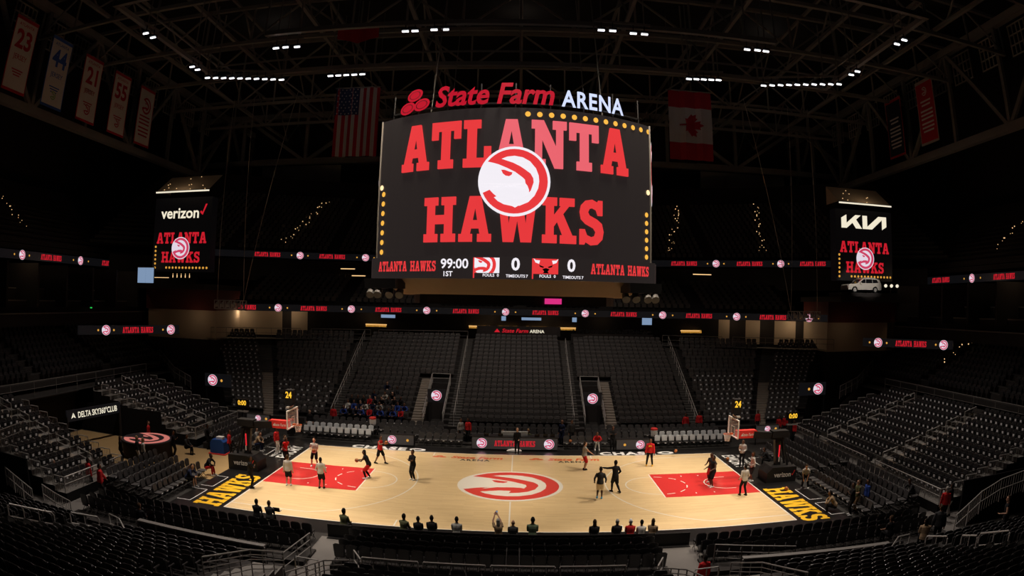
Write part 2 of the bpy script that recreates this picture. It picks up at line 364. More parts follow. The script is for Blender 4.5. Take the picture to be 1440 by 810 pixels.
band(mb, [(0, -7.6), (0, -3.0)], lw, z); band(mb, [(0, 3.1), (0, 7.6)], lw, z)
for s in (-1, 1):
    band(mb, [(s*14.30, -7.6), (s*14.30, 7.6)], .08, z)
    band(mb, [(s*8.535, -2.44), (s*8.535, 2.44)], lw, z)
    hx = s*12.75; a = math.asin(6.71/7.24); c0 = PI if s > 0 else 0
    band(mb, ring_pts(hx, 0, 7.24, c0-a, c0+a, 60), lw, z)
    for sy in (-1, 1): band(mb, [(s*14.325, sy*6.71), (hx-s*7.24*math.cos(a), sy*6.71)], lw, z)
    band(mb, ring_pts(s*8.535, 0, 1.83, c0-PI/2, c0+PI/2, 30), lw, z)
    for k in range(6): band(mb, ring_pts(s*8.535, 0, 1.83, PI-c0-PI/2+(k+.25)*PI/6, PI-c0-PI/2+(k+.8)*PI/6, 5), lw, z)
    band(mb, ring_pts(hx, 0, 1.22, c0-PI/2, c0+PI/2, 24), lw, z)
    for sy in (-1, 1):
        band(mb, [(hx, sy*1.22), (hx+s*.4, sy*1.22)], lw, z)
        for q in (11.6, 10.5): band(mb, [(s*q, sy*1.75), (s*q, sy*1.9)], lw, z)
    for sy in (-1, 1):
        band(mb, [(s*5.4, sy*7.6), (s*5.4, sy*6.7)], lw, z)
paint('line_marking', M['line_white'], mb)
mb = MB(); emblem(mb, lambda a, b, c: (a-.05, b+.12, CZ+.006+c*.25), 3.06, 0, 1); paint('centre_emblem', [M['line_white'], M['logo_floor_red']], mb, 'large red and white bird emblem at mid-court')
def on_floor(x, y, z, up=(0, 1), k=1.0):
    ux, uy = up
    return lambda a, b, c: (x + a*uy + b*ux*k, y - a*ux + b*uy*k, z + c)
for cx in (-3.05, 3.5):
    mb = MB(); t, wd = text('State Farm', .62, .25, .035); k = 3.5/wd
    mb.flat(t, lambda a, b, c: (cx+.65+a*k, 6.2+b, CZ+.006)); ox = cx-1.9
    for dx, dy in ((-.25, 0), (.25, 0), (0, .28)): mb.add(*[[(ox+dx+.24*math.cos(q*PI/8), 6.4+dy+.14*math.sin(q*PI/8), CZ+.006) for q in range(16)], [tuple(range(16))]])
    paint('wordmark', M['orange_red'], mb)
    mb = MB(); t, wd = text('ARENA', .42, 0, .03, 1.25); k = 2.0/wd
    mb.flat(t, lambda a, b, c: (cx+.55+a*k, 5.62+b, CZ+.006)); paint('wordmark_black', M['floor_black'], mb)
# lettering on the apron
apron = bpy.data.objects['floor_apron']
mbw = MB(); mby = MB()
for sx in (-1, 1):
    L, wd = slab_word('HAWKS', 1.55, None, .5); k = 6.1/wd
    fn = on_floor(sx*14.62, -4.62 if sx < 0 else -4.9, .004, (sx, 0), 1.0)
    for c, m2 in L: mby.flat(m2, lambda a, b, c, fn=fn: fn(a*k, b, 0))
    t, wd = text('CHASE', .80, 0, .045, 1.15); k = 4.0/wd; x = sx*8.85
    mbw.flat(t, lambda a, b, c: (x-.7+a*k, 7.82+b, .004))
    oc = [(x+2.1+.62*math.cos(PI/8+q*PI/4), 8.22+.42*math.sin(PI/8+q*PI/4)) for q in range(8)]
    for q in range(8):
        a, b = oc[q], oc[(q+1) % 8]; f = lambda p: (x+2.1+(p[0]-x-2.1)*.5, 8.22+(p[1]-8.22)*.45, .004)
        mbw.quad(a+(.004,), b+(.004,), f(b), f(a))
    for wsz, word, off, wlen in ((.85, 'EMORY', .25, 3.6), (.28, 'HEALTHCARE', 1.3, 3.4)):
        t, wd = text(word, wsz, 0, .02, 1.1); k = wlen/wd; fn = on_floor(sx*(14.55+ (0 if sx > 0 else wsz) + off), 5.0, .004, (1 if sx > 0 else 1, 0))
        fn = on_floor(sx*(14.55+off), 5.0, .004, (sx, 0)); mbw.flat(t, lambda a, b, c, fn=fn: fn(a*k, b, 0))
    # thin white box outlines on the apron behind the baseline
    for y0 in (-7.4, -4.6, 3.6):
        band(mbw, [(sx*16.5, y0), (sx*16.5, y0+2.1)], .05, .003); band(mbw, [(sx*16.5, y0), (sx*17.3, y0)], .05, .003); band(mbw, [(sx*16.5, y0+2.1), (sx*17.3, y0+2.1)], .05, .003)
o = mbw.build('apron_lettering', M['apron_white'], apron); o['label'] = 'white lettering and lines on the black apron'
o = mby.build('team_lettering', M['floor_yellow'], apron); o['label'] = 'yellow slab lettering HAWKS on the black apron'

# ------------------------------------------------------------------ stands
def lerp(a, b, t): return a+(b-a)*t
def interp(x, xs, ys):
    for i in range(len(xs)-1):
        if x <= xs[i+1]: return lerp(ys[i], ys[i+1], (x-xs[i])/(xs[i+1]-xs[i]))
    return ys[-1]
NF = 19
def fan(x0, k): return x0 + math.copysign(interp(abs(x0), [0, 5, 15, 20.4, 24.4], [0, .2, .6, 5.2, 6.8])*k/18, x0)
def far_y(x, k): return 13.6 + .86*k - (k/18)*x*x/150
def far_z(k): return .72 + .315*k
FAR_COLS = [-24.4, -22.6, -20.9, -20.0, -18.5, -16.8, -15.3, -14.4, -12, -10, -8.25, -7.25, -5.6, -5.2, -4.3, -2, 0, 2, 4.3, 5.2, 5.6, 7.25, 8.25, 10, 12, 14.4, 15.3, 16.8, 18.5, 20.0, 20.9, 22.6, 24.4]
AISLE = {(-20.9, -20.0), (20.0, 20.9), (-15.3, -14.4), (14.4, 15.3), (-5.2, -4.3), (4.3, 5.2)}
def far_cut(a, b, k): return k < 8 and (a, b) in ((-7.25, -5.6), (5.6, 7.25))
def far_aisle(a, b, k): return (a, b) in AISLE or (k < 9 and (a, b) in ((-8.25, -7.25), (7.25, 8.25)))
mb = MB()
for k in range(NF):
    for a, b in zip(FAR_COLS[:-1], FAR_COLS[1:]):
        if far_cut(a, b, k): continue
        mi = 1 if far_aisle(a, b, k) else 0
        if mi and ((7.2 < abs(a) < 8.3 and 7.2 < abs(b) < 8.3) or (abs(a) > 19.9 and k < 9)): mi = 3  # brightly lit flights take the lighter copy of the stair colour
        P = lambda x0, kk, z: (fan(x0, kk), far_y(fan(x0, kk), kk), z)
        z0, z1 = far_z(k), far_z(k+1)
        if mi:                                              # two steps per row on the stairs
            zm = (z0+z1)/2; fm = k+.5
            mb.quad(P(a,k,z0), P(b,k,z0), P(b,fm,z0), P(a,fm,z0), mi); mb.quad(P(a,fm,z0), P(b,fm,z0), P(b,fm,zm), P(a,fm,zm), mi)
            mb.quad(P(a,fm,zm), P(b,fm,zm), P(b,k+1,zm), P(a,k+1,zm), mi); mb.quad(P(a,k+1,zm), P(b,k+1,zm), P(b,k+1,z1), P(a,k+1,z1), mi)
        else:
            mb.quad(P(a,k,z0), P(b,k,z0), P(b,k+1,z0), P(a,k+1,z0), 0); mb.quad(P(a,k+1,z0), P(b,k+1,z0), P(b,k+1,z1), P(a,k+1,z1), 0)
    # cut faces at the portals
for a, b in zip(FAR_COLS[:-1], FAR_COLS[1:]):
    if not far_cut(a, b, 0): mb.quad((a, 13.6, -.02), (b, 13.6, -.02), (b, 13.6, far_z(0)), (a, 13.6, far_z(0)), 2)
for s in (-1, 1):
    for x0 in (5.6, 7.25):
        for k in range(8):
            x = s*x0; mb.quad((fan(x, k), far_y(x, k), -.02), (fan(x, k+1), far_y(x, k+1), -.02), (fan(x, k+1), far_y(x, k+1), far_z(k)), (fan(x, k), far_y(x, k), far_z(k)), 2)
    xm = s*6.42; mb.quad((fan(s*5.6,8), far_y(xm,8), -.02), (fan(s*7.25,8), far_y(xm,8), -.02), (fan(s*7.25,8), far_y(xm,8), far_z(8)), (fan(s*5.6,8), far_y(xm,8), far_z(8)), 2)
    for k in range(NF):                                     # outer flank
        x = s*24.4; mb.quad((fan(x, k), far_y(fan(x,k), k), -.02), (fan(x, k+1), far_y(fan(x,k+1), k+1), -.02), (fan(x, k+1), far_y(fan(x,k+1), k+1), far_z(k)), (fan(x, k), far_y(fan(x,k), k), far_z(k)), 2)
structure(mb, 'floor_stand_far', [M['tread'], M['stair_shaded'], M['wall_dark'], M['stair']], 'stepped concrete of the far stand with lit stairs')

EX0, ER, EZ0, EDZ, ND = 22.0, .88, .52, .26, 11
def end_x(k): return EX0 + ER*k
def end_z(k): return EZ0 + EDZ*k
END_BLOCKS = {1: [(-9.8, 10.5)], -1: [(-11.5, -5.9), (3.5, 10.8)]}
END_AISLES = {1: [(-2.6, -1.5), (5.5, 6.5)], -1: [(-8.2, -7.2), (6.4, 7.4)]}
for sx, side in ((1, 'right'), (-1, 'left')):
    mb = MB()
    for y0, y1 in END_BLOCKS[sx]:
        cuts = sorted({y0, y1} | {v for a in END_AISLES[sx] for v in a if y0 < v < y1})
        for a, b in zip(cuts[:-1], cuts[1:]):
            mi = 1 if (a, b) in END_AISLES[sx] else 0
            for k in range(ND):
                x, xn, z0, z1 = sx*end_x(k), sx*end_x(k+1), end_z(k), end_z(k+1)
                mb.quad((x,a,z0), (x,b,z0), (xn,b,z0), (xn,a,z0), mi); mb.quad((xn,a,z0), (xn,b,z0), (xn,b,z1), (xn,a,z1), mi)
                if k == 0: mb.quad((x,a,-.02), (x,b,-.02), (x,b,z0), (x,a,z0), 2)
        for y in (y0, y1):
            for k in range(ND):
                x, xn, z0 = sx*end_x(k), sx*end_x(k+1), end_z(k); mb.quad((x,y,-.02), (xn,y,-.02), (xn,y,z0), (x,y,z0), 2)
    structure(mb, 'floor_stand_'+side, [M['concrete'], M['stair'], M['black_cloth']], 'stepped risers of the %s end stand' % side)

NN = 25
def near_y(x, k): return -15.0 - .86*k + (k/18)*x*x/150
def near_z(k): return .72 + .20*k + .006*k*k
NEAR_COLS = [-34, -30, -26, -22, -19, -16.9, -15.7, -12, -9.4, -8.2, -5.8, -3, 0, 3, 5.8, 8.2, 9.4, 12, 15.7, 16.9, 19, 22, 26, 30, 34]
mb = MB()
for k in range(NN):
    for a, b in zip(NEAR_COLS[:-1], NEAR_COLS[1:]):
        if k < 9 and (a, b) in ((-8.2, -5.8), (5.8, 8.2)): continue
        mi = 1 if (a, b) in ((-16.9, -15.7), (15.7, 16.9)) or (k < 9 and (a, b) in ((-9.4, -8.2), (8.2, 9.4))) else 0
        z0, z1 = near_z(k), near_z(k+1); P = lambda x, kk, z: (x, near_y(x, kk), z)
        mb.quad(P(a,k,z0), P(a,k+1,z0), P(b,k+1,z0), P(b,k,z0), mi); mb.quad(P(a,k+1,z0), P(a,k+1,z1), P(b,k+1,z1), P(b,k+1,z0), mi)
for a, b in zip(NEAR_COLS[:-1], NEAR_COLS[1:]):
    if (a, b) not in ((-8.2, -5.8), (5.8, 8.2)): mb.quad((a,-15,-.02), (b,-15,-.02), (b,-15,near_z(0)), (a,-15,near_z(0)), 2)
for s in (-1, 1):
    for x in (5.8, 8.2):
        for k in range(9): mb.quad((s*x, near_y(x,k), -.02), (s*x, near_y(x,k+1), -.02), (s*x, near_y(x,k+1), near_z(k)), (s*x, near_y(x,k), near_z(k)), 2)
    mb.quad((s*5.8, near_y(7,9), -.02), (s*8.2, near_y(7,9), -.02), (s*8.2, near_y(7,9), near_z(9)), (s*5.8, near_y(7,9), near_z(9)), 2)
structure(mb, 'floor_stand_near', [M['tread'], M['concrete'], M['wall_dark']], 'stepped concrete of the near stand below the camera')

# low platforms under the near courtside chairs
slab('floor_centre_back', -5.6, 5.6, -15.0, -13.05, 0, .004, M['gray_floor'], 'grey floor behind the middle courtside rows')
PLAT = {'centre': (-6.9, 6.4), 'left': (-20.5, -8.0), 'right': (7.9, 20.5)}
NROW = [(-10.35, 0.0), (-11.15, .0), (-11.95, .10), (-12.75, .20)]
mb = MB()
for nm, (x0, x1) in PLAT.items():
    for y, z in NROW[2:]: mb.box(((x0+x1)/2, y-.02, z/2), (x1-x0, .88, z))
structure(mb, 'floor_platforms', M['tread'], 'low dark platforms under the rear courtside rows')

# upper end stands, beyond the risers
for sx, side in ((1, 'right'), (-1, 'left')):
    mb = MB(); mb.quad((sx*31.7, -30, 3.4), (sx*33.5, -30, 3.4), (sx*33.5, 24, 3.4), (sx*31.7, 24, 3.4), 0)
    for k in range(14):
        x, z = sx*(33.5+.86*k), 4.1+.40*k
        mb.quad((x,-32,z), (x,22-.4*k,z), (x+sx*.86,22-.4*k,z), (x+sx*.86,-32,z), 0); mb.quad((x,-32,z-.4), (x,22-.4*k,z-.4), (x,22-.4*k,z), (x,-32,z), 0)
    structure(mb, 'floor_upper_stand_'+side, [M['tread']], 'dark stepped stand high behind the %s end' % side)
    # corner wall beside the far tunnel, beige, stepping up with its rail
    mb = MB(); pts = [(24.9, 15.2), (27.5, 17.5), (30.5, 20.5), (33.5, 24.5)]; zz = [2.6, 3.2, 4.6, 6.6]
    for i in range(3):
        (xa, ya), (xb, yb) = pts[i], pts[i+1]; mb.quad((sx*(xa+2.3), ya-3.5, -.02), (sx*(xb+2.3), yb-3.5, -.02), (sx*(xb+2.3), yb-3.5, zz[i+1]), (sx*(xa+2.3), ya-3.5, zz[i]))
    structure(mb, 'wall_corner_'+side, M['wall_dark'], 'wall of the far %s corner tunnel' % side)
# tunnel end wall on the left, behind the round platform
slab('wall_tunnel_left', -34.2, -33.8, -6, 4, -.02, 3.4, M['wall_dark'], 'dark wall at the end of the tunnel')
mb = MB(); mb.box((-29.5, 3.46, 1.1), (9, .06, 2.2)); structure(mb, 'wall_tunnel_drape', M['black_cloth'], 'black drape under the stepped stand beside the tunnel')

# ------------------------------------------------------------------ mid level, suites, upper deck at the far side
def arc_y(x, Y, S): return Y - x*x/S
def arc_strip(mb, X, Y, S, z0, z1, mi=0, n=28, dy=0.0, xr=None):
    xa, xb = xr or (-X, X)
    for i in range(n):
        a, b = xa+(xb-xa)*i/n, xa+(xb-xa)*(i+1)/n
        mb.quad((a, arc_y(a,Y,S), z0), (b, arc_y(b,Y,S), z0), (b, arc_y(b,Y,S)+dy, z1), (a, arc_y(a,Y,S)+dy, z1), mi)
mb = MB()
arc_strip(mb, 30, 29.9, 90, 6.45, 6.45, 1, dy=6.5)                  # concourse floor behind the last row
for xa, xb, mi in ((-37, -31.5, 0), (-31.5, -25.2, 2), (-25.2, -24.3, 0), (-24.3, -22.7, 2), (-22.7, -13, 0), (-13, 13, 3), (13, 21.9, 0), (21.9, 23.0, 2), (23.0, 24.6, 0), (24.6, 26.0, 2), (26.0, 27.4, 0), (27.4, 29.4, 2), (29.4, 38, 0)):
    arc_strip(mb, 1, 36.2, 90, 6.45, 9.3, mi, n=6, xr=(xa, xb))
structure(mb, 'wall_concourse_far', [M['wall_dark'], M['gray_floor'], M['wall_beige'], M['wall_dark']], 'concourse behind the far stand with beige lit walls')
mb = MB()
arc_strip(mb, 27, 31.4, 62, 9.25, 9.25, 0, dy=6)
for k in range(8):
    arc_strip(mb, 27, 31.8+.85*k, 62, 9.9+.36*k, 9.9+.36*k, 0, dy=.85); arc_strip(mb, 27, 31.8+.85*(k+1), 62, 9.9+.36*k, 9.9+.36*(k+1), 0)
structure(mb, 'floor_mid_stand', [M['tread']], 'dark middle stand above the ribbon board')
mb = MB()
arc_strip(mb, 44, 39.2, 110, 12.4, 14.9, 1); arc_strip(mb, 44, 38.2, 110, 14.75, 14.75, 0, dy=2)
for k in range(20):
    arc_strip(mb, 46, 38.6+.85*k, 110, 15.7+.56*k, 15.7+.56*k, 0, dy=.85); arc_strip(mb, 46, 38.6+.85*(k+1), 110, 15.7+.56*k, 15.7+.56*(k+1), 0)
structure(mb, 'floor_upper_deck', [M['tread'], M['wall_dark']], 'steep dark upper deck at the far side')
# pale wall panels high behind the upper deck, roof, outer walls
mb = MB()
for xa, xb, z0, z1 in ((-40, -27, 24.2, 30.6), (27, 41, 24.2, 30.6)):
    mb.box(((xa+xb)/2, 55.4, (z0+z1)/2), (xb-xa, .4, z1-z0)); mb.box(((xa+xb)/2, 54.4, z1+.6), (xb-xa+2, 1.4, .5))
structure(mb, 'wall_panels_far', M['wall_grey'], 'pale grey wall panels high behind the upper deck')
slab('wall_far', -62, 62, 60, 60.4, -.02, 44, M['wall_dark'])
slab('wall_near', -62, 62, -52.4, -52, -.02, 44, M['wall_dark'])
for sx, side in ((1, 'right'), (-1, 'left')): slab('wall_'+side, *(sorted((sx*62, sx*62.4))), -52, 60, -.02, 44, M['wall_dark'])
slab('ceiling', -62, 62, -52, 60, 42, 42.4, M['roof'], 'dark corrugated roof deck over the arena')
# suites at the two sides
for sx, side in ((1, 'right'), (-1, 'left')):
    mb = MB(); xb = 45.5 if sx < 0 else 46.5
    for lv, (x0, z0) in enumerate(((38.5, 8.7), (40.0, 9.7), (41.5, 10.7), (43.0, 11.6))):
        mb.box((sx*(x0+6), -4, z0-.5), (12, 52, 1.0), mi=0); mb.box((sx*x0, -4, z0+.02), (.12, 52, .1), mi=1)
    for y in range(-28, 24, 4): mb.box((sx*42, y, 11), (7, .25, 3.6), mi=0)
    mb.box((sx*52, -4, 14.6), (12, 60, .5), mi=0)
    for k in range(14):
        mb.box((sx*(46.6+.85*k), -4, 15.2+.56*k), (.85, 62, .56), mi=0)
    structure(mb, 'wall_suites_'+side, [M['wall_dark'], M['concrete']], 'tiers of dark suites along the %s side' % side)

# ------------------------------------------------------------------ roof steel
def truss(mb, a, b, h, n, wd=.45, thin=.22, zig=True):
    A, B = Vector(a), Vector(b); up = Vector((0, 0, h))
    mb.bar(A, B, wd); mb.bar(A+up, B+up, wd)
    for i in range(n+1):
        p = A.lerp(B, i/n); mb.bar(p, p+up, thin)
        if i < n:
            q = A.lerp(B, (i+1)/n); mb.bar(*((p, q+up) if (i % 2 == 0) else (p+up, q)), thin)
n_ = 0
for sx in (-1, 1):
    mb = MB(); truss(mb, (sx*42.5, -30, 26.2), (sx*42.5, 56, 26.2), 9.8, 10, .75, .4)
    structure(mb, 'trim_%d' % (n_+1), M['truss'], 'deep steel side truss under the roof'); n_ += 1
mb = MB(); truss(mb, (-50, 47.5, 29.5), (50, 47.5, 29.5), 6.8, 10, .75, .45); structure(mb, 'trim_3', M['truss'], 'deep steel truss across the far side')
for y in (-14, -5, 4, 13, 22, 31, 40):
    mb = MB(); n_ += 1; truss(mb, (-43, y, 33.0), (43, y, 33.0), 3.6, 18, .32, .16); structure(mb, 'trim_%d' % (n_+2), M['truss'], 'steel roof truss spanning the arena')
for x in (-34, -25.5, -17, -8.5, 0, 8.5, 17, 25.5, 34):
    mb = MB(); n_ += 1; mb.bar((x, -22, 33.3), (x, 50, 33.3), .30); mb.bar((x, -22, 36.8), (x, 50, 36.8), .26)
    for k in range(9): mb.bar((x, -14+8*k, 33.3), (x, -10+8*k, 36.8), .14); mb.bar((x, -10+8*k, 36.8), (x, -6+8*k, 33.3), .14)
    structure(mb, 'trim_%d' % (n_+2), M['truss'], 'steel roof girder running from near to far')
# catwalk that carries the lamps
mb = MB()
for y in (-7.4, 7.4): mb.bar((-24, y, 27.6), (24, y, 27.6), .3); mb.bar((-24, y, 28.6), (24, y, 28.6), .12)
for x in (-23.8, 23.8): mb.bar((x, -7.4, 27.6), (x, 7.4, 27.6), .3); mb.bar((x, -7.4, 28.6), (x, 7.4, 28.6), .12)
for x in (-23.8, -12, 0, 12, 23.8):
    for y in (-7.4, 7.4): mb.bar((x, y, 27.6), (x, y, 33.2), .1)
for y in (0.2,): mb.bar((-16.5, y, 27.6), (16.5, y, 27.6), .3); mb.bar((-16.5, y, 27.6), (-16.5, y, 33.2), .1); mb.bar((16.5, y, 27.6), (16.5, y, 33.2), .1)
structure(mb, 'trim_30', M['rail_dark'], 'catwalk frame carrying the court lamps')
# window lattices high on the side walls
for sx in (-1, 1):
    for i in range(9):
        y = 1.0 + i*5.0; mb = MB()
        for q in range(6): mb.bar((sx*44.5, y+q*.62, 33.2), (sx*44.5, y+q*.62, 36.2), .12)
        for q in range(4): mb.bar((sx*44.5, y-.1, 33.2+q), (sx*44.5, y+3.2, 33.2+q), .12)
        o = structure(mb, 'window_%d' % ((0 if sx < 0 else 9)+i+1), M['wall_grey'], 'pale lattice of a high side window')
# ------------------------------------------------------------------ seats
def rounded(wd, z0, z1, r=.10, n=4):
    pts = [(-wd/2+.02, z0), (wd/2-.02, z0)]
    for i in range(n+1): a = PI/2*i/n; pts.append((wd/2-r+r*math.cos(a), z1-r+r*math.sin(a)))
    for i in range(n+1): a = PI/2+PI/2*i/n; pts.append((-wd/2+r+r*math.cos(a), z1-r+r*math.sin(a)))
    return pts
def back_fn(y0, lean, curve): return lambda a, b, c: (a, y0 - lean*(b-.42) + curve*a*a - c, b)
def make_stadium_seat():
    root = empty('stadium_seat', (0, 0, 0))
    MB().prism(rounded(.48, .40, .90), back_fn(-.16, .18, .5), .06).bevel(.026, 3).build('backrest', M['seat_near'], root)
    MB().prism(rounded(.44, .40, .80, .08), back_fn(-.06, .14, .3), .06).bevel(.02, 2).build('seat_pan', M['seat_near'], root)
    mb = MB(); mb.box((.275, -.06, .62), (.05, .32, .035)); mb.box((.275, -.14, .32), (.04, .08, .62)); mb.build('armrest', M['black'], root)
    return root
ORD = ['first', 'second', 'third', 'fourth', 'fifth', 'sixth', 'seventh', 'eighth', 'ninth', 'tenth', 'eleventh', 'twelfth', 'thirteenth', 'fourteenth', 'fifteenth', 'sixteenth', 'seventeenth', 'eighteenth', 'nineteenth', 'twentieth', 'twenty-first', 'twenty-second']
def row_slope(fy, x): return (fy(x+.1)-fy(x-.1))/.2
near_spots = []
for k in range(22):
    blocks = (('outer left', -25.5, -17.0), ('left', -15.6, -9.5), ('centre', -5.6, 5.6), ('right', 9.5, 15.6), ('outer right', 17.0, 25.5)) if k < 9 else (('outer left', -26, -17), ('upper', -15.6, 15.6), ('outer right', 17, 26))
    for nm, x0, x1 in blocks:
        if 'outer' in nm and k < 2: x0, x1 = max(x0, -21-k), min(x1, 21+k)
        n = int((x1-x0)/.53); off = ((x1-x0)-n*.53)/2
        for i in range(n):
            x = x0 + off + .265 + .53*i
            y = near_y(x, k) - .52; u, v = pix((x, y, near_z(k)+.8))
            d = (Vector((x, y, near_z(k))) - CAM_POS).length
            sl = row_slope(lambda q: near_y(q, k), x)
            near_spots.append((not (-15 < u < 1455 and v < 822), d, x, y, near_z(k), math.atan(sl), nm, k))
near_spots.sort()
seat0 = make_stadium_seat()
NEAR_WORDS = {'left': 'left near block behind the ledge', 'centre': 'middle near block below the rail', 'right': 'right near block behind the ledge', 'outer left': 'outer left near block past the aisle', 'outer right': 'outer right near block past the aisle', 'upper': 'upper near block above the stairwells'}
single = near_spots[:300]; rest_near = [s for s in near_spots[300:] if s[1] > 6 and not (s[0] and s[1] > 40)]
for i, (_, d, x, y, z, rz, nm, k) in enumerate(single):
    lab = 'black folding stadium seat in the %s row of the %s' % (ORD[k], NEAR_WORDS[nm])
    grp = 'stadium seats in the %s row of the %s' % (ORD[k], NEAR_WORDS[nm])
    if i == 0:
        o = tag(seat0, lab, 'seat', grp); o.location = (x, y, z); o.rotation_euler.z = rz
    else: copy_tree(seat0, (x, y, z), rz, lab, grp)['category'] = 'seat'

# every other fixed seat, as one mass
def bake(mb_src, xf, V, F, MI, skip=None):
    o = len(V); V += [xf(p) for p in mb_src.v]
    for f, m in zip(mb_src.f, mb_src.m):
        if skip is not None and m == skip: continue
        F.append(tuple(i+o for i in f)); MI.append(m)
tmpl = MB()
tmpl.prism(rounded(.47, .42, .88, .10, 2), back_fn(-.16, .18, .5), .05, 0)
tmpl.box((0, -.06, .57), (.42, .06, .34), 0, 0); tmpl.box((.262, -.04, .60), (.035, .28, .04), 0, 0)
tmpl_b = MB(); tmpl_b.v = list(tmpl.v); tmpl_b.f = list(tmpl.f); tmpl_b.m = list(tmpl.m)
tmpl_b.box((0, -.02, .57), (.16, .02, .14), 0, 1)
SV, SF, SM = [], [], []
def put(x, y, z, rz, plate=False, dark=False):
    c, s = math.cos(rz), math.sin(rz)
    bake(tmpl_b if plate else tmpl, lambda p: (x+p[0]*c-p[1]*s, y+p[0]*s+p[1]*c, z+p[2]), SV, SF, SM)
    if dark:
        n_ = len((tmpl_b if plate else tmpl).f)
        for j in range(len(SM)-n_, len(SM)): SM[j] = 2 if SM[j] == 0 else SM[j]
FAR_SECT = [(-4.25, 4.25), (5.35, 14.3), (15.4, 19.9), (21.0, 24.3)]
cnt = 0
for k in range(NF):
    for si, (a, b) in enumerate(FAR_SECT):
        for s in ((1,) if si == 0 else (-1, 1)):
            x0, x1 = fan(s*a, k), fan(s*b, k)
            if si == 0: x0, x1 = fan(-4.25, k), fan(4.25, k)
            if si == 1 and k < 9: x0 = s*8.35
            if x0 > x1: x0, x1 = x1, x0
            n = int((x1-x0)/.525); off = ((x1-x0)-n*.525)/2
            for i in range(n):
                x = x0+off+.525*(i+.5); y = far_y(x, k)+.50
                sl = -(k/18)*2*x/150
                put(x, y, far_z(k), PI+math.atan(sl)*1.0, si == 3 or (si == 2 and s > 0 and k < 10 and x > 16.2) or (si == 2 and s < 0 and k < 7 and (i*7+k*3) % 5 < 3))
for sx in (1, -1):
    for y0, y1 in END_BLOCKS[sx]:
        cuts = [y0] + [v for a in END_AISLES[sx] for v in a if y0 < v < y1] + [y1]
        for a, b in zip(cuts[::2], cuts[1::2]):
            n = int((b-a)/.55); off = ((b-a)-n*.55)/2
            for k in range(ND):
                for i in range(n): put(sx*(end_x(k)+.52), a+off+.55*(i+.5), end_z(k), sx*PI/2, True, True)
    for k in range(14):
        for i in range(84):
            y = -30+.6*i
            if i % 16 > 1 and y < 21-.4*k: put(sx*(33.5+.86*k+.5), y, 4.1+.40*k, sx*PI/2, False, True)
for k in range(8):
    for i in range(-43, 44):
        x = i*.6
        if i % 15 > 1: put(x, arc_y(x, 31.8+.85*k, 62)+.5, 9.9+.36*k, PI)
for k in range(0, 14):
    for i in range(-62, 63):
        x = i*.6
        if i % 18 > 1 and abs(x) > 13: put(x, arc_y(x, 38.6+.85*k, 110)+.5, 15.7+.56*k, PI)
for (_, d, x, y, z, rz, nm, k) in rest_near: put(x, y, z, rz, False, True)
me = bpy.data.meshes.new('bowl_seating'); me.from_pydata(SV, [], SF)
me.materials.append(M['seat']); me.materials.append(M['plate']); me.materials.append(M['seat_dark']); me.polygons.foreach_set('material_index', SM); me.update()
bowl = bpy.data.objects.new('bowl_seating', me); COL.objects.link(bowl)
tag(bowl, 'rows of dark fixed seats filling the stands around the court', 'seating', None, 'stuff')

# ------------------------------------------------------------------ courtside chairs
def make_chair(name, back_m, seat_m, plate=False, kind=''):
    root = empty(name, (0, 0, 0))
    MB().prism(rounded(.46, .30 if 'near' in kind else .50, .93, .13), back_fn(-.20, .14, .35), .06).bevel(.026, 3).build('backrest', back_m, root)
    mb = MB(); mb.prism([(-.22,-.18),(.22,-.18),(.23,.16),(.17,.22),(-.17,.22),(-.23,.16)], lambda a, b, c: (a, b, .41+c), .07, 0)
    mb.build('seat', seat_m, root)
    mb = MB()
    for s in (-1, 1):
        mb.tube([(s*.22, -.22, .02), (s*.22, .17, .40)], .014, 6); mb.tube([(s*.22, .20, .02), (s*.22, -.16, .42), (s*.22, -.26, .86)], .014, 6)
    mb.tube([(-.22, .02, .20), (.22, .02, .20)], .011, 6); mb.build('leg_frame', M['black'], root)
    if plate: MB().box((0, .228, .43), (.13, .012, .06)).build('number_plate', M['plate'], root)
    return root
chairs = []                                              # (distance, x, y, z, rz, row words, plate)
RW = {0: 'front row', 1: 'second row', 2: 'third row', 3: 'back row'}
for nm, (x0, x1) in PLAT.items():
    for r, (y, z) in enumerate(NROW):
        if nm != 'centre' and r == 3: continue
        a, b = (x0+.1, x1-.1); n = int((b-a)/.52)
        for i in range(n):
            x = a+.27+.52*i
            chairs.append(((Vector((x, y, z))-CAM_POS).length, x, y, z, 0, '%s of the %s near courtside block' % (RW[r], {'centre': 'middle', 'left': 'left', 'right': 'right'}[nm])))
for sx, side, blocks in ((1, 'right', ((-8.9, -1.6), (-.6, 7.2))), (-1, 'left', ((-8.6, -2.6), (3.4, 8.6)))):
    for bi, (a, b) in enumerate(blocks):
        for r in range(5):
            n = int((b-a)/.56)
            for i in range(n):
                y = a+.28+.56*i; x = sx*(17.9+.78*r); z = .0+.10*r
                chairs.append(((Vector((x, y, z))-CAM_POS).length, x, y, z, sx*PI/2, '%s courtside row of the %s %s baseline block' % (ORD[r], ('nearer', 'farther')[bi], side)))
for r, (y, z, spans) in enumerate(((9.75, 0, ((-7.0, -3.3), (3.6, 7.2))), (10.6, .12, ((-9.8, 9.8),)), (11.35, .24, ((-16.5, -5.2), (-4.4, 4.6), (5.4, 16.5))), (12.1, .38, ((-16.5, -5.2), (-4.4, 4.6), (5.4, 16.5))))):
    for a, b in spans:
        if r == 1: pass
        for i in range(int((b-a)/.56)):
            x = a+.28+.56*i
            if r == 1 and -3.4 < x < 3.6: continue
            chairs.append(((Vector((x, y, z))-CAM_POS).length, x, y, z, PI, '%s row across the court behind the scorers table line' % ORD[r]))
TAKEN = []
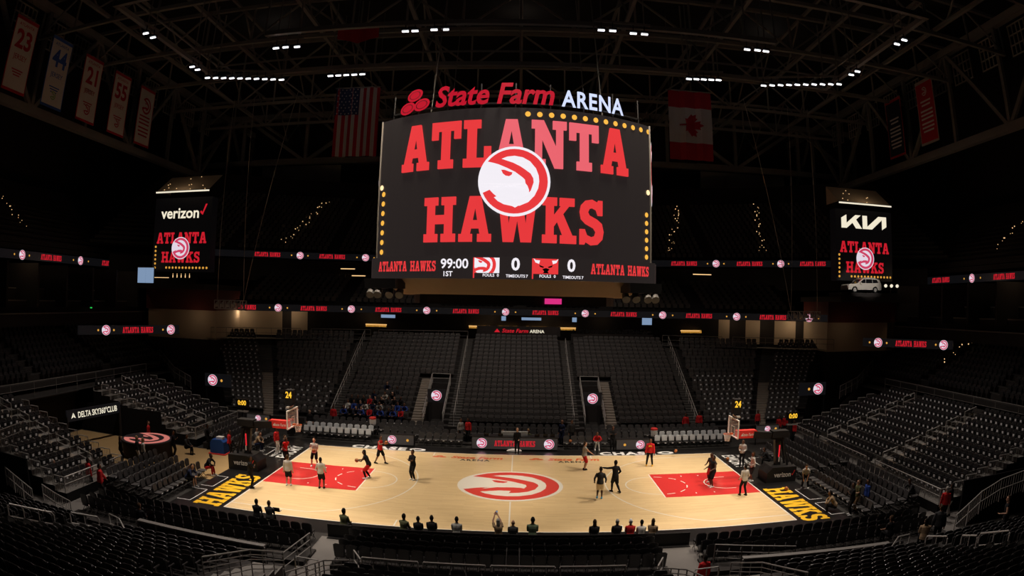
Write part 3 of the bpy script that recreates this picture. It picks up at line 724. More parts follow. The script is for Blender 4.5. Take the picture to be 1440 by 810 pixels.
chairs.sort(key=lambda c: c[0])
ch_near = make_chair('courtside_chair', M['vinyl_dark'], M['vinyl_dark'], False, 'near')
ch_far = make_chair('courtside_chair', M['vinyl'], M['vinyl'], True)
used = {}
mbm = []
for i, (d, x, y, z, rz, words) in enumerate(chairs):
    src = ch_near if rz == 0 else ch_far
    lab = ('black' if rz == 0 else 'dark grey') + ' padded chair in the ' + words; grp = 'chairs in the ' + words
    if i < 300:
        if src.name not in used: used[src.name] = 1; o = src; o.location = (x, y, z); o.rotation_euler.z = rz; tag(o, lab, 'chair', grp)
        else: tag(copy_tree(src, (x, y, z), rz, lab, grp), None, 'chair')
    else: mbm.append((x, y, z, rz))
tm = MB()
tm.prism(rounded(.45, .50, .93, .13, 3), back_fn(-.20, .14, .35), .05, 0); tm.box((0, .02, .445), (.45, .42, .07), 0, 0)
for s in (-1, 1): tm.bar((s*.2, -.2, .02), (s*.2, .17, .41), .025, mi=0); tm.bar((s*.2, .19, .02), (s*.2, -.2, .5), .025, mi=0)
tm.box((0, .24, .44), (.13, .012, .06), 0, 1)
CV, CF, CM = [], [], []
for x, y, z, rz in mbm:
    c, s = math.cos(rz), math.sin(rz); bake(tm, lambda p: (x+p[0]*c-p[1]*s, y+p[0]*s+p[1]*c, z+p[2]), CV, CF, CM)
me = bpy.data.meshes.new('courtside_seating'); me.from_pydata(CV, [], CF)
me.materials.append(M['vinyl']); me.materials.append(M['plate']); me.polygons.foreach_set('material_index', CM); me.update()
o = bpy.data.objects.new('courtside_seating', me); COL.objects.link(o)
tag(o, 'remaining grey courtside chairs in rows across the court and behind the baselines', 'seating', None, 'stuff')
if 'far' and ch_far.name not in used: bpy.data.objects.remove(ch_far)
# platforms under the raised baseline and far rows
mb = MB()
for sx, blocks in ((1, ((-8.9, -1.6), (-.6, 7.2))), (-1, ((-8.6, -2.6), (3.4, 8.6)))):
    for a, b in blocks:
        for r in range(1, 5): mb.box((sx*(17.9+.78*r), (a+b)/2, .05*r), (.78, b-a, .10*r))
for y, z, a, b in ((10.6, .12, -10, 10), (11.35, .24, -17, 17), (12.1, .38, -17, 17)): mb.box(((a+b)/2, y+.05, z/2), (b-a, .75, z))
structure(mb, 'floor_risers', M['tread'], 'low dark risers under the courtside rows')
# white-covered bench chairs
bench0 = make_chair('bench_chair', M['cover'], M['black'], True)
first = True
for side, x0, x1 in (('left', -16.0, -10.1), ('right', 10.4, 17.0)):
    for r, y in ((0, 9.75), (1, 10.6)):
        for i in range(int((x1-x0)/.55)):
            x = x0+.28+.55*i
            lab = 'bench chair with a pale cover, %s row, across the court at %s' % (('front', 'rear')[r], side)
            grp = 'pale covered bench chairs, %s row at %s' % (('front', 'rear')[r], side)
            if first: o = bench0; o.location = (x, y, .0+.12*r); o.rotation_euler.z = PI; tag(o, lab, 'chair', grp); first = False
            else: tag(copy_tree(bench0, (x, y, .12*r), PI, lab, grp), None, 'chair')
# ------------------------------------------------------------------ centre-hung scoreboard
def build_scoreboard():
    root = thing('scoreboard', 'huge four-sided scoreboard hanging over mid-court with the red slab lettering', 'scoreboard', (-.05, 0, 0))
    W, YF, BULGE = 6.45, 6.0, 2.3
    R = (W*W+BULGE*BULGE)/(2*BULGE); yc = -YF-BULGE+R        # centre of the front arc
    def face(x, z, off=0.0):
        a = math.asin(max(-.99, min(.99, x/R))); return (math.sin(a)*(R+off), yc-math.cos(a)*(R+off), z)
    def arcx(s): return R*math.sin(s/R)                     # arc length to x
    SMAX = R*math.asin(W/R)
    def fpt(s, z, off): a = s/R; return (math.sin(a)*(R+off), yc-math.cos(a)*(R+off), z)
    def ring(W_, YF_, B_, n=20, bs=.9):
        R_ = (W_*W_+B_*B_)/(2*B_); c_ = -YF_-B_+R_; am = math.asin(W_/R_); out = []
        fr = [(R_*math.sin(-am+2*am*i/n), c_-R_*math.cos(-am+2*am*i/n)) for i in range(n+1)]
        Rs = (YF_*YF_+bs*bs)/(2*bs); cs = W_+bs-Rs; bm = math.asin(YF_/Rs)
        rt = [(cs+Rs*math.cos(-bm+2*bm*i/8), Rs*math.sin(-bm+2*bm*i/8)) for i in range(1, 8)]
        out = fr + rt + [(-a, -b) for a, b in fr] + [(-a, -b) for a, b in rt]
        return out
    def shell(mb, ra, za, rb, zb, mi=0):
        n = len(ra); mb.add([p+(za,) for p in ra]+[p+(zb,) for p in rb], [(i, (i+1) % n, n+(i+1) % n, n+i) for i in range(n)], mi)
    r0 = ring(W, YF, BULGE); r1 = ring(6.66, 6.15, 2.3); r2 = ring(5.2, 5.2, 1.9); r3 = ring(W-.25, YF-.2, BULGE)
    mb = MB(); shell(mb, r0, 12.62, r0, 19.28); mb.poly([p+(19.28,) for p in r0]); mb.build('video_screen', M['screen'], root)
    mb = MB(); shell(mb, r1, 11.62, r1, 12.58); mb.poly([p+(12.58,) for p in r1]); mb.poly([p+(11.62,) for p in reversed(r1)]); mb.build('ring_display', M['screen'], root)
    mb = MB(); shell(mb, r2, 10.95, ring(6.3, 5.9, 2.2), 11.62); mb.poly([p+(10.95,) for p in reversed(r2)]); mb.build('skirt', M['skirt'], root)
    mb = MB(); rr = ring(4.6, 4.4, 1.4); shell(mb, rr, 10.5, rr, 10.95); mb.poly([p+(10.5,) for p in reversed(rr)]); mb.build('underside_display', M['black'], root)
    mb = MB(); mb.quad((1.5, -5.83, 10.58), (2.3, -5.75, 10.58), (2.3, -5.75, 10.84), (1.5, -5.83, 10.84)); mb.build('underside_screen', glow('magenta_led', (.70, .03, .22), 1.0), root)
    # lettering on the front screen
    for word, zb, h, span, nm in (('ATLANTA', 16.52, 2.18, 10.9, 'headline'), ('HAWKS', 13.22, 2.0, 8.15, 'headline')):
        L, wd = slab_word(word, h, .09, .85 if word == 'ATLANTA' else 1.1); k = span/wd
        for i, (c, m2) in enumerate(L):
            mb = MB(); mb.flat(m2, lambda a, b, c_: fpt(a*k, zb+b, .02+c_)); pink = word == 'ATLANTA' and i in (3, 4, 5)
            o = mb.build('letter_'+c.lower(), M['pink_led'] if pink else M['red_led'], root)
    mb = MB(); emblem(mb, lambda a, b, c: fpt(a+.0, 15.87+b, .17+c), 1.55, 0, 1, .012)
    mb.prism(circ(1.55, 40), lambda a, b, c: fpt(a, 15.87+b, .10+c), .07, 0); mb.build('bird_emblem', [M['white_led'], M['red_led']], root)
    # marquee bulbs and the two bright corner bulbs
    def disc(s, z, r, off=.03, nm='marquee_bulb', m='amber_led'):
        mb = MB(); mb.add([fpt(s+r*math.cos(q*PI/6), z+r*math.sin(q*PI/6), off) for q in range(12)], [tuple(range(12))], 0); mb.build(nm, M[m], root)
    for i in range(13): disc(.55+i*.53, 18.98, .125)
    for i in range(7): disc(-SMAX+.32, 12.86+i*.46, .125)
    for i in range(6): disc(SMAX-.28, 12.86+i*.40, .12)
    for s in (-1, 1): disc(s*(SMAX-.16), 15.95, .13, .03, 'corner_bulb', 'flare_led')
    # side screens: narrow bright strips seen on the flanks
    for s in (-1, 1):
        bs = .9; Rs = (YF*YF+bs*bs)/(2*bs); cs = W+bs-Rs; bm = math.asin(YF/Rs)
        def sp(y, z, off): a = math.asin(y/Rs); return (s*(cs+(Rs+off)*math.cos(a)), (Rs+off)*math.sin(a), z)
        mb = MB(); mb.flat(EMB_DISC, lambda a, b, c: sp(-3.4+a*1.9, 17.4+b*1.7, .02), 0); mb.flat(EMB_RED, lambda a, b, c: sp(-3.4+a*1.9, 17.4+b*1.7, .03), 1)
        mb.flat(EMB_CRES, lambda a, b, c: sp(-3.4+a*1.9, 17.4+b*1.7, .04), 0)
        for z in (15.2, 14.8, 14.4): mb.add([sp(-5.3+.1*math.cos(q*PI/4), z+.1*math.sin(q*PI/4), .02) for q in range(8)], [tuple(range(8))], 2)
        mb.build('side_graphic', [M['white_led'], M['red_led'], M['amber_led']], root)
        MB().bar(fpt(s*(SMAX+.0), 12.6, .05), fpt(s*SMAX, 19.28, .05), .07).build('corner_trim', M['wall_grey'], root)
    # bottom ring: words, clock, scores
    def rpt(s, z, off): 
        R1 = (6.66**2+2.3**2)/4.6; a = s/R1; return (math.sin(a)*(R1+off), -6.15-2.3+R1-math.cos(a)*(R1+off), z)
    mb = MB(); mw = MB(); me_ = MB(); mbull = MB()
    for cx in (-5.05, 5.1):
        L, wd = slab_word('ATLANTA HAWKS', .46, None, .9); k = 3.25/wd
        mb = MB()
        for c, m2 in L: mb.flat(m2, lambda a, b, c_: rpt(cx+a*k, 11.93+b, .02))
        mb.build('ring_lettering', M['red_led'], root)
    for s, h, x, z, bold in (('99:00', .40, -2.55, 12.07, .02), ('1ST', .21, -2.83, 11.72, .02), ('0', .50, .13, 12.02, .03), ('0', .50, 2.56, 12.02, .03), ('FOULS', .12, -1.02, 11.72, .02), ('0', .12, -.62, 11.72, .02), ('FOULS', .12, 1.41, 11.72, .02), ('0', .12, 1.82, 11.72, .02), ('TIMEOUTS', .12, .13, 11.70, .02), ('7', .12, .62, 11.70, .02), ('TIMEOUTS', .12, 2.58, 11.70, .02), ('7', .12, 3.08, 11.70, .02)):
        t, wd = text(s, h, 0, bold); mw = MB(); mw.flat(t, lambda a, b, c_: rpt(x+a, z+b, .02)); mw.build('score_lettering', M['white_led'], root)
    cx, cz = -1.1, 12.2; q = lambda a, b, c: rpt(cx+a, cz+b, c)
    def clipped(poly): return [(max(-.54, min(.54, a)), max(-.33, min(.33, b))) for a, b in poly]
    me_.add([q(a, b, .02) for a, b in ((-.54,-.33),(.54,-.33),(.54,.33),(-.54,.33))], [(0,1,2,3)], 0)
    f_ = lambda a, b, c: q(max(-.54, min(.54, -.16+a*.60)), max(-.33, min(.33, .02+b*.60)), c)
    me_.flat(EMB_RED, lambda a, b, c: f_(a, b, .03), 1); me_.flat(EMB_HEAD, lambda a, b, c: f_(a*1.1-.05, b, .04), 0); me_.flat(EMB_CRES, lambda a, b, c: f_(a, b, .04), 0); me_.flat(EMB_EYE, lambda a, b, c: f_(a, b, .05), 1)
    me_.add([q(a, b, .025) for a, b in ((-.60,-.55),(-.54,-.55),(-.54,.33),(-.60,.33))], [(0,1,2,3)], 1)
    me_.build('home_emblem', [M['white_led'], M['red_led']], root)
    q2 = lambda a, b: rpt(1.43+a, 12.2+b, .03)
    for pl, mi in (([(-.54,-.33),(.54,-.33),(.54,.33),(-.54,.33)], 1), ([(-.60,-.55),(-.54,-.55),(-.54,.33),(-.60,.33)], 1)): mbull.add([rpt(1.43+a, 12.2+b, .02) for a, b in pl], [tuple(range(len(pl)))], mi)
    for s in (-1, 1):
        hp = outline([[(s*.30,.10),(s*.46,.16),(s*.54,.33),(s*.44,.26),(s*.26,.25)]]); mbull.flat(hp, lambda a, b, c: q2(a, b), 0)
        hp = outline([[(s*.08,-.02),(s*.30,.06),(s*.26,-.03),(s*.12,-.07)]]); mbull.flat(hp, lambda a, b, c: q2(a, b), 2)
    mbull.flat(outline([[(-.16,-.12),(0,-.07),(.16,-.12),(.08,-.22),(.13,-.30),(-.13,-.30),(-.08,-.22)]]), lambda a, b, c: q2(a, b), 2)
    mbull.build('visitor_emblem', [M['white_led'], M['red_led'], M['black']], root)
    # sign on top
    mb = MB(); t, wd = text('State Farm', .95, .22, .026, 1.0); k = 5.45/wd
    mb.flat(t, lambda a, b, c: fpt(-1.0+a*k, 19.46+b*1.0, .12+c)); s0 = -4.85
    for dx, dz in ((-.40, .02), (.40, .10), (0, .62)):
        e1 = [(s0+dx+.42*math.cos(u*PI/10)+.1*math.sin(u*PI/10), 19.58+dz+.30*math.sin(u*PI/10)) for u in range(20)]
        mb.add([fpt(a, b, .14) for a, b in e1], [tuple(range(20))], 0)
        e2 = [(s0+dx+.30*math.cos(u*PI/10)+.07*math.sin(u*PI/10), 19.58+dz+.20*math.sin(u*PI/10)) for u in range(20)]
        for u in range(20): mb.quad(fpt(*e2[u], .15), fpt(*e2[(u+1) % 20], .15), fpt(*[lerp(c_, q_, .12) for c_, q_ in zip(e2[(u+1) % 20], (s0+dx, 19.58+dz))], .15), fpt(*[lerp(c_, q_, .12) for c_, q_ in zip(e2[u], (s0+dx, 19.58+dz))], .15), 1)
    mb.build('top_sign_red', [M['sf_red'], M['black']], root)
    mb = MB(); t, wd = text('ARENA', .76, 0, .024, 1.1); k = 3.15/wd
    mb.flat(t, lambda a, b, c: fpt(3.62+a*k, 19.44+b, .12)); mb.build('top_sign_white', M['sf_white'], root)
    mb = MB(); arc = [fpt(-SMAX*.9+SMAX*1.8*i/16, 19.5, -.05) for i in range(17)]; mb.tube(arc, .05, 4)
    for p in arc[::2]: mb.bar(p, (p[0], p[1], 19.28), .06); mb.bar(p, (p[0], p[1]+.1, 20.5), .05)
    mb.build('sign_frame', M['black'], root)
    # hoist cables and hanger frame
    mb = MB()
    for x in (-4.5, 4.5):
        for y in (-4, 4): mb.tube([(x, y, 19.28), (x*.8, y*.8, 33.3)], .035, 5)
    mb.bar((-4.5, -4, 20.2), (4.5, -4, 20.2), .2); mb.bar((-4.5, 4, 20.2), (4.5, 4, 20.2), .2); mb.build('hoist_cables', M['rail_dark'], root)
    for sx in (-1, 1):                                     # projector and speaker clusters under the lower corners
        mb = MB()
        mb.box((sx*5.95, -6.5, 11.38), (1.7, .9, .45), sx*.35)
        mb.build('corner_bracket', M['black'], root)
        for i, dx in enumerate((-.75, -.3, .25, .62)):
            mb = MB(); c = Vector((sx*(5.95+dx), -6.75+abs(dx)*.2*sx*sx, 10.98)); mb.tube([c+Vector((0, .22, .24)), c+Vector((0, .1, .1)), c+Vector((.0, -.25, -.14))], [.09, .16, .19], 10); mb.bar(c+Vector((0, .15, .2)), c+Vector((0, .3, .5)), .07)
            mb.build('projector_lamp', M['rail_dark'], root)
    return root
scoreboard = build_scoreboard()

# ------------------------------------------------------------------ ribbon boards
def path_frame(pts):
    P = [Vector(p) for p in pts]; L = [0]
    for i in range(1, len(P)): L.append(L[-1]+(P[i]-P[i-1]).length)
    def at(s, z, off):
        s = max(0, min(L[-1]-1e-6, s)); i = 0
        while i < len(P)-2 and L[i+1] < s: i += 1
        t = (s-L[i])/(L[i+1]-L[i]); p = P[i].lerp(P[i+1], t); d = (P[i+1]-P[i]).normalized(); nn = Vector((d.y, -d.x, 0))
        q = p+nn*off; return (q.x, q.y, z + p.z)
    return at, L[-1]
def ribbon(label, pts, h, events, grp='led ribbon boards'):
    """pts: the lower edge; events: list of ('w' word / 'e' emblem / 'd' dot, fraction along the board)"""
    at, Lg = path_frame(pts); root = thing('ribbon_board', label, 'display', pts[len(pts)//2])
    o = Vector(pts[len(pts)//2]); rel = lambda p: (p[0]-o.x, p[1]-o.y, p[2]-o.z)
    mb = MB(); n = max(8, int(Lg/1.5))
    for i in range(n):
        a, b = Lg*i/n, Lg*(i+1)/n
        F = [rel(at(a, 0, 0)), rel(at(b, 0, 0)), rel(at(b, h, 0)), rel(at(a, h, 0))]; B = [rel(at(a, 0, -.25)), rel(at(b, 0, -.25)), rel(at(b, h, -.25)), rel(at(a, h, -.25))]
        mb.quad(*F); mb.quad(F[3], F[2], B[2], B[3]); mb.quad(B[0], B[1], F[1], F[0]); mb.quad(B[1], B[0], B[3], B[2])
        if i == 0: mb.quad(F[0], F[3], B[3], B[0])
        if i == n-1: mb.quad(F[1], B[1], B[2], F[2])
    mb.build('panel', M['screen_low'], root)
    for kind, fr in events:
        s = fr*Lg; ml, md = MB(), MB()
        if kind == 'w':
            L, wd = slab_word('ATLANTA HAWKS', h*.66, None, .9); k = h*4.15/wd
            for c, m2 in L: ml.flat(m2, lambda a, b, c_: rel(at(s+a*k, h*.17+b, .03)))
        elif kind == 'd': md.add([rel(at(s+h*.12*math.cos(q*PI/4), h*.5+h*.12*math.sin(q*PI/4), .03)) for q in range(8)], [tuple(range(8))], 0)
        else:
            me_ = MB(); emblem(me_, lambda a, b, c: rel(at(s+a, h*.5+b, .03+c)), h*.56, 0, 1, .01); me_.build('emblem', [M['logo_white'], M['logo_red']], root)
        if ml.v: ml.build('lettering', M['red_dim'], root)
        if md.v: md.build('dot', M['amber_dim'], root)
    return root
def by_pixels(px, x_of, total=None): return px
def pat(us, u0, u1):                                         # (kind, position) events between two ends
    return [(k, (u-u0)/(u1-u0)) for k, u in us]
arcA = [(x, arc_y(x, 31.2, 62), 9.22) for x in [-26.3+55*i/24 for i in range(25)]]
def arc_frac(pts, u):                                        # the fraction along the path whose point shows at column u
    lo, hi = 0.0, 1.0; at, Lg = path_frame(pts)
    for _ in range(30):
        m = (lo+hi)/2
        if pix(at(m*Lg, .3, 0))[0] < u: lo = m
        else: hi = m
    return (lo+hi)/2
evA = [('w', u) for u in (341, 441, 546, 655, 767, 877, 983, 1087)] + [('e', u) for u in (391, 494, 600, 711, 823, 932, 1036, 1138)] + [('d', u) for u in (379, 404, 481, 508, 586, 614, 696, 725, 809, 837, 918, 946, 1022, 1049, 1126, 1151)]
ribbon('long ribbon board with red lettering below the middle stand, across the court', arcA, .66, [(k, arc_frac(arcA, u)) for k, u in evA])
for lab, xs, ws, es, ds in (('upper ribbon board with red lettering left of the scoreboard', (-39, -15), (376, 467), (422, 514), (410, 433, 502, 526)),
                            ('upper ribbon board with red lettering right of the scoreboard', (15, 39.5), (962, 1054, 1143), (1007, 1098), (995, 1018, 1087, 1109))):
    pts = [(x, arc_y(x, 38.1, 110), 14.95) for x in [lerp(xs[0], xs[1], i/12) for i in range(13)]]
    ribbon(lab, pts, .72, [(k, arc_frac(pts, u)) for k, us in (('w', ws), ('e', es), ('d', ds)) for u in us])
pts = [(-44.9, y, 13.35) for y in (-8, 0, 8, 16, 24, 27)]
ribbon('upper ribbon board along the suites at the left end', pts, .80, [(k, arc_frac(pts, u)) for k, us in (('w', (72, 155)), ('e', (31, 113, 200)), ('d', (20, 41, 103, 124, 189))) for u in us])
pts = [(45.6, y, 13.2) for y in (27, 24, 16, 8, 0, -8)]
ribbon('upper ribbon board along the suites at the right end', pts, .80, [(k, arc_frac(pts, u)) for k, us in (('w', (1323, 1412)), ('e', (1277, 1367)), ('d', (1265, 1288, 1356, 1379))) for u in us])
pts = [(-35.1, 5.8, 7.1), (-32.6, 10, 7.1), (-29.9, 14.6, 7.1)]
ribbon('short ribbon board over the far left corner of the lower stand', pts, .75, [(k, arc_frac(pts, u)) for k, us in (('w', (194,)), ('e', (149, 240)), ('d', (138, 160, 229))) for u in us])
pts = [(31.4, 15.4, 7.1), (34.2, 12, 7.1), (37.0, 8.3, 7.1)]
ribbon('short ribbon board over the far right corner of the lower stand', pts, .75, [(k, arc_frac(pts, u)) for k, us in (('w', (1281,)), ('e', (1235, 1327)), ('d', (1223, 1247, 1316))) for u in us])
for nm, cx in (('left', -33.0), ('right', 34.3)):             # walls that carry the two short boards
    pass

# ------------------------------------------------------------------ corner towers with tall screens
def tower(sx, cx, zt, zb, sign):
    side = 'left' if sx < 0 else 'right'
    Y = 20.0
    mb = MB(); mb.box((cx, Y+3.1, 10.2), (8.6, 5.8, 2.2)); mb.box((cx, Y+3.3, 7.7), (8.4, 5.6, 2.9), mi=2); mb.box((cx, Y+3.3, 3.1), (8.6, 5.8, 6.3), mi=1); point('concourse_lamp', (cx+(2.2 if sx < 0 else -2.4), Y-1.2, 8.6), 8 if sx < 0 else 2.5); mb.box((cx, Y+1.6, 11.35), (9.2, 9.2, .5), mi=1)
    if sx > 0: mb.box((cx, Y-1.2, 11.79), (8.6, 2.6, .38), mi=1)
    structure(mb, 'wall_tower_'+side, [M['wall_red'], M['wall_dark'], M['wall_beige']], 'dark red wall below the %s tower screen' % side)
    t = thing('tower_screen', 'tall tower screen at %s carrying the %s sign over team lettering' % (side, 'checkmark' if sx < 0 else 'carmaker'), 'display', (cx, Y, zb))
    P = lambda a, b, c: (a, -c, b)
    mb = MB(); mb.box((0, .6, (20.2-zb)/2+.0), (7.0, 1.2, 20.2-zb)); mb.build('panel', M['screen_black'], t)
    point('tower_downlight', (cx, Y-1.6, 21.7), 26)
    mb = MB(); mb.quad((-3.2, -.4, 20.9-zb), (3.2, -.4, 20.9-zb), (3.2, 2.4, 22.8-zb), (-3.2, 2.4, 22.8-zb)); mb.quad((-3.2, -.4, 20.9-zb), (-3.2, 2.4, 22.8-zb), (-3.2, 2.4, 20.9-zb), (-3.2, -.4, 20.9-zb)); mb.build('soffit', M['wall_beige'], t)
    mb = MB()
    for i in range(12 if sx < 0 else 8):
        x, f = random.uniform(-2.8, 2.8), random.random(); mb = MB(); mb.ball((x, -.4+2.8*f-.06, 20.9-zb+1.9*f-.03), .05, 8); mb.build('downlight', M['warm_lamp'], t)
    MB().bar((-3.25, -.5, 20.75-zb), (3.25, -.5, 20.75-zb), .13).build('light_strip', M['cream_led'], t)
    if sx < 0:
        m2, wd = text('verizon', 1.05, 0, .02); k = 4.7/wd; mb = MB(); mb.flat(m2, lambda a, b, c: P(-.35+a*k, 18.15-zb+b, .03)); mb.build('sign', M['cream_led'], t)
        mb = MB(); mb.flat(outline([[(2.1,.55),(2.45,.25),(2.95,1.35),(2.75,1.35),(2.42,.55),(2.25,.7)]]), lambda a, b, c: P(a, 18.15-zb+b, .03)); mb.build('check_mark', M['red_dim'], t)
    else:
        K = [[(0,0),(.75,0),(.75,1.0),(1.9,2.05),(2.65,2.05),(1.55,1.02),(2.45,0),(3.3,0),(2.3,1.25),(3.05,2.05),(3.95,2.05),(3.95,.75),(5.5,2.05),(6.6,2.05),(6.6,.25),(5.85,0),(5.85,1.15),(4.45,0),(3.2,0),(3.2,.0),(2.1,0),(1.0,.0)]]
        mb = MB()
        for pl in ([(0,0),(.72,0),(.72,.62),(.72,1.62),(0,1.2)], [(.72,.62),(1.95,1.62),(2.72,1.62),(.72,0)], [(1.45,.75),(1.98,1.18),(2.86,0),(2.0,0)], [(2.95,0),(2.95,1.62),(3.62,1.62),(3.62,0)], [(3.62,0),(4.3,0),(5.75,1.22),(5.75,1.62),(5.25,1.62),(3.62,.30)], [(5.75,1.62),(6.42,1.62),(6.42,.42),(5.75,0)]):
            mb.flat(outline([pl]), lambda a, b, c: P((a-3.21)*.88, 18.35-zb+b*.82, .03))
        mb.build('sign', M['cream_led'], t)
    DZ = 13.2 if sx < 0 else 13.6
    for word, z, h, span in (('ATLANTA', (15.62 if sx < 0 else 15.95), 1.1, 6.1), ('HAWKS', 13.72 if sx < 0 else 13.98, 1.08, 4.7)):
        L, wd = slab_word(word, h, None, .9); k = span/wd
        mb = MB()
        for c, m2 in L: mb.flat(m2, lambda a, b, c_: P(.0+a*k, z-zb+b, .03))
        mb.build('lettering', M['red_dim'], t)
    mb = MB(); emblem(mb, lambda a, b, c: P(.0+a, (15.15 if sx < 0 else 15.4)-zb+b, .04+c), 1.1, 0, 1, .01); mb.build('emblem', [M['logo_white'], M['logo_red']], t)
    for i in range(13):
        mb = MB(); mb.add([P(-1.7+i*.41+.12*math.cos(q*PI/4), DZ-zb+.12*math.sin(q*PI/4)+.02, .03) for q in range(8)], [tuple(range(8))], 0); mb.build('dot', M['amber_dim'], t)
    for i in range(6):
        mb = MB(); mb.add([P(-3.15+.12*math.cos(q*PI/4), DZ-zb+i*.42+.12*math.sin(q*PI/4), .03) for q in range(8)], [tuple(range(8))], 0); mb.build('dot', M['amber_dim'], t)
    return t
tower(-1, -33.2, 22.5, 12.85, 'v')
tower(1, 34.35, 22.8, 13.2, 'k')
# the bar on the left tower ledge, seen below the screen
t = thing('bar_counter', 'lit bar counter on the ledge under the left tower screen', 'counter', (-33.2, 19.0, 11.6))
MB().box((0, 0, .3), (5.6, .6, .6)).build('counter', M['wall_dark'], t)
MB().box((-1.6, -.32, .58), (2.2, .04, .06)).build('light_strip', M['warm_lamp'], t)
for i in range(5): MB().lathe([(.04, 0), (.05, .2), (.02, .3), (.02, .42)], 8, (-.2+.5*i, 0, .6)).build('lamp', M['warm_lamp'], t)
t = thing('monitor', 'bright cold-lit two-pane window at the left of the left tower ledge', 'monitor', (-36.6, 18.6, 11.6))
for i in (-1, 1): MB().box((i*.52, 0, .78), (.98, .08, 1.5)).build('screen', M['cold_screen'], t)  # the two glowing panes of the window
MB().box((0, .08, .76), (2.2, .06, 1.66)).build('frame', M['black'], t)

# ------------------------------------------------------------------ the display car on the right tower ledge
def build_car():
    t = thing('car', 'pearl white sport utility car displayed on the right tower ledge', 'car', (33.2, 18.9, 11.98)); t.scale = (.82, .82, .82)
    body = [(-2.45,.35),(-2.45,.75),(-2.3,.98),(-1.05,1.10),(-.38,1.60),(.3,1.72),(1.55,1.70),(2.1,1.55),(2.4,1.05),(2.45,.6),(2.4,.35)]
    def arch(cx): return [(cx+.42*math.cos(a), .35+.40*math.sin(a)) for a in [PI*i/8 for i in range(9)]]
    pts = body + arch(1.5) + arch(-1.5)
    mb = MB(); mb.prism(pts, lambda a, b, c: (a, .95-c, b), 1.9); mb.build('body', M['car_paint'], t)
    for pl in ([(-.85,1.13),(-.32,1.54),(.02,1.60),(.05,1.14)], [(.12,1.14),(.10,1.60),(1.0,1.60),(1.05,1.15)], [(1.12,1.16),(1.08,1.60),(1.7,1.56),(1.95,1.22)]):
        [MB().prism(pl, lambda a, b, c, s=s: (a, s*(.96+c), b), .012).build('window', M['car_glass'], t) for s in (-1, 1)]
    mb = MB(); mb.quad((-1.06,-.8,1.12), (-1.06,.8,1.12), (-.42,.75,1.60), (-.42,-.75,1.60)); mb.build('windscreen', M['car_glass'], t)
    for x in (-1.5, 1.5):
        for y in (-.82, .82):
            w_ = MB(); w_.tube([(x, y-.13, .36), (x, y+.13, .36)], .36, 18, 0); wo = w_.build('wheel', M['tyre'], t)
            r_ = MB(); s = -1 if y < 0 else 1; r_.tube([(x, y+s*.125, .36), (x, y+s*.145, .36)], .22, 12, 0); r_.build('rim', M['steel'], wo)
    MB().box((-2.43, 0, .82), (.06, 1.5, .12)).build('headlight', M['white'], t); MB().box((2.43, 0, 1.0), (.05, 1.5, .12)).build('tail_light', M['red_pad'], t)
    [MB().tube([(-.3,y,1.78), (1.5,y,1.76)], .025, 5).build('roof_rail', M['steel'], t) for y in (-.8, .8)]
    MB().box((-.70, -1.05, 1.14), (.2, .2, .14)).build('wing_mirror', M['car_paint'], t)
    return t
build_car()
t = thing('ledge_lamp', 'row of three white lamps on the right tower ledge behind the car', 'lamp', (37.2, 19.2, 12.6))
for i in range(3): MB().ball((-.75+i*.75, 0, .15), .17).build('bulb', M['cream_led'], t)
MB().bar((-1, .2, .15), (1, .2, .15), .06).build('bar', M['black'], t); MB().bar((0, .2, -.65), (0, .2, .15), .06).build('stem', M['black'], t)
for x_, e_ in ((-28.5, 34), (-23.5, 22), (22.4, 16), (25.3, 16), (28.3, 36), (-3, 16), (3.2, 16), (-15.5, 14), (9, 10)): point('concourse_lamp', (x_, arc_y(x_, 34.6, 90), 8.9), e_)
sp_ = spot('car_fill_spot', (31.5, 12.5, 16.5), (32.9, 18.4, 12.95), 1150, 38, .6, .1, (1, .93, .85))  # unseen spot added to brighten the display car

for x_ in (-39.6, 40.6):
    for y_ in (2, 16): point('suite_fill_light', (x_, y_, 13.6), 34)  # unseen fill added so the suite tiers show
t = thing('monitor', 'small blue-white screen in the left suites, by the frame edge', 'monitor', (-44.0, 4.4, 12.0)); MB().box((0, 0, 0), (.06, 1.3, .7)).build('screen', M['cold_screen'], t); MB().box((-.06, 0, 0), (.06, 1.4, .8)).build('frame', M['black'], t)
t = thing('wall_sign', 'tall yellow lit sign in the left suites', 'sign', (-44.0, 6.4, 11.9)); MB().box((0, 0, .38), (.06, .34, .55)).build('upper_letter', M['yellow_led'], t); MB().box((0, 0, -.38), (.06, .34, .55)).build('lower_letter', M['yellow_led'], t); MB().box((-.06, 0, 0), (.06, .5, 1.5)).build('panel', M['black'], t)
for words, y_, z_ in (('upper left', 13.6, 12.45), ('upper right', 14.9, 12.45), ('lower left', 13.6, 11.35), ('lower right', 14.9, 11.35)):
    t = thing('wall_lamp', 'round white wall lamp in the left suites, %s of four' % words, 'lamp', (-44.0, y_, z_)); MB().ball((0, 0, 0), .13, 10).build('bulb', M['cream_led'], t); MB().box((-.12, 0, 0), (.1, .2, .2)).build('mount', M['black'], t)

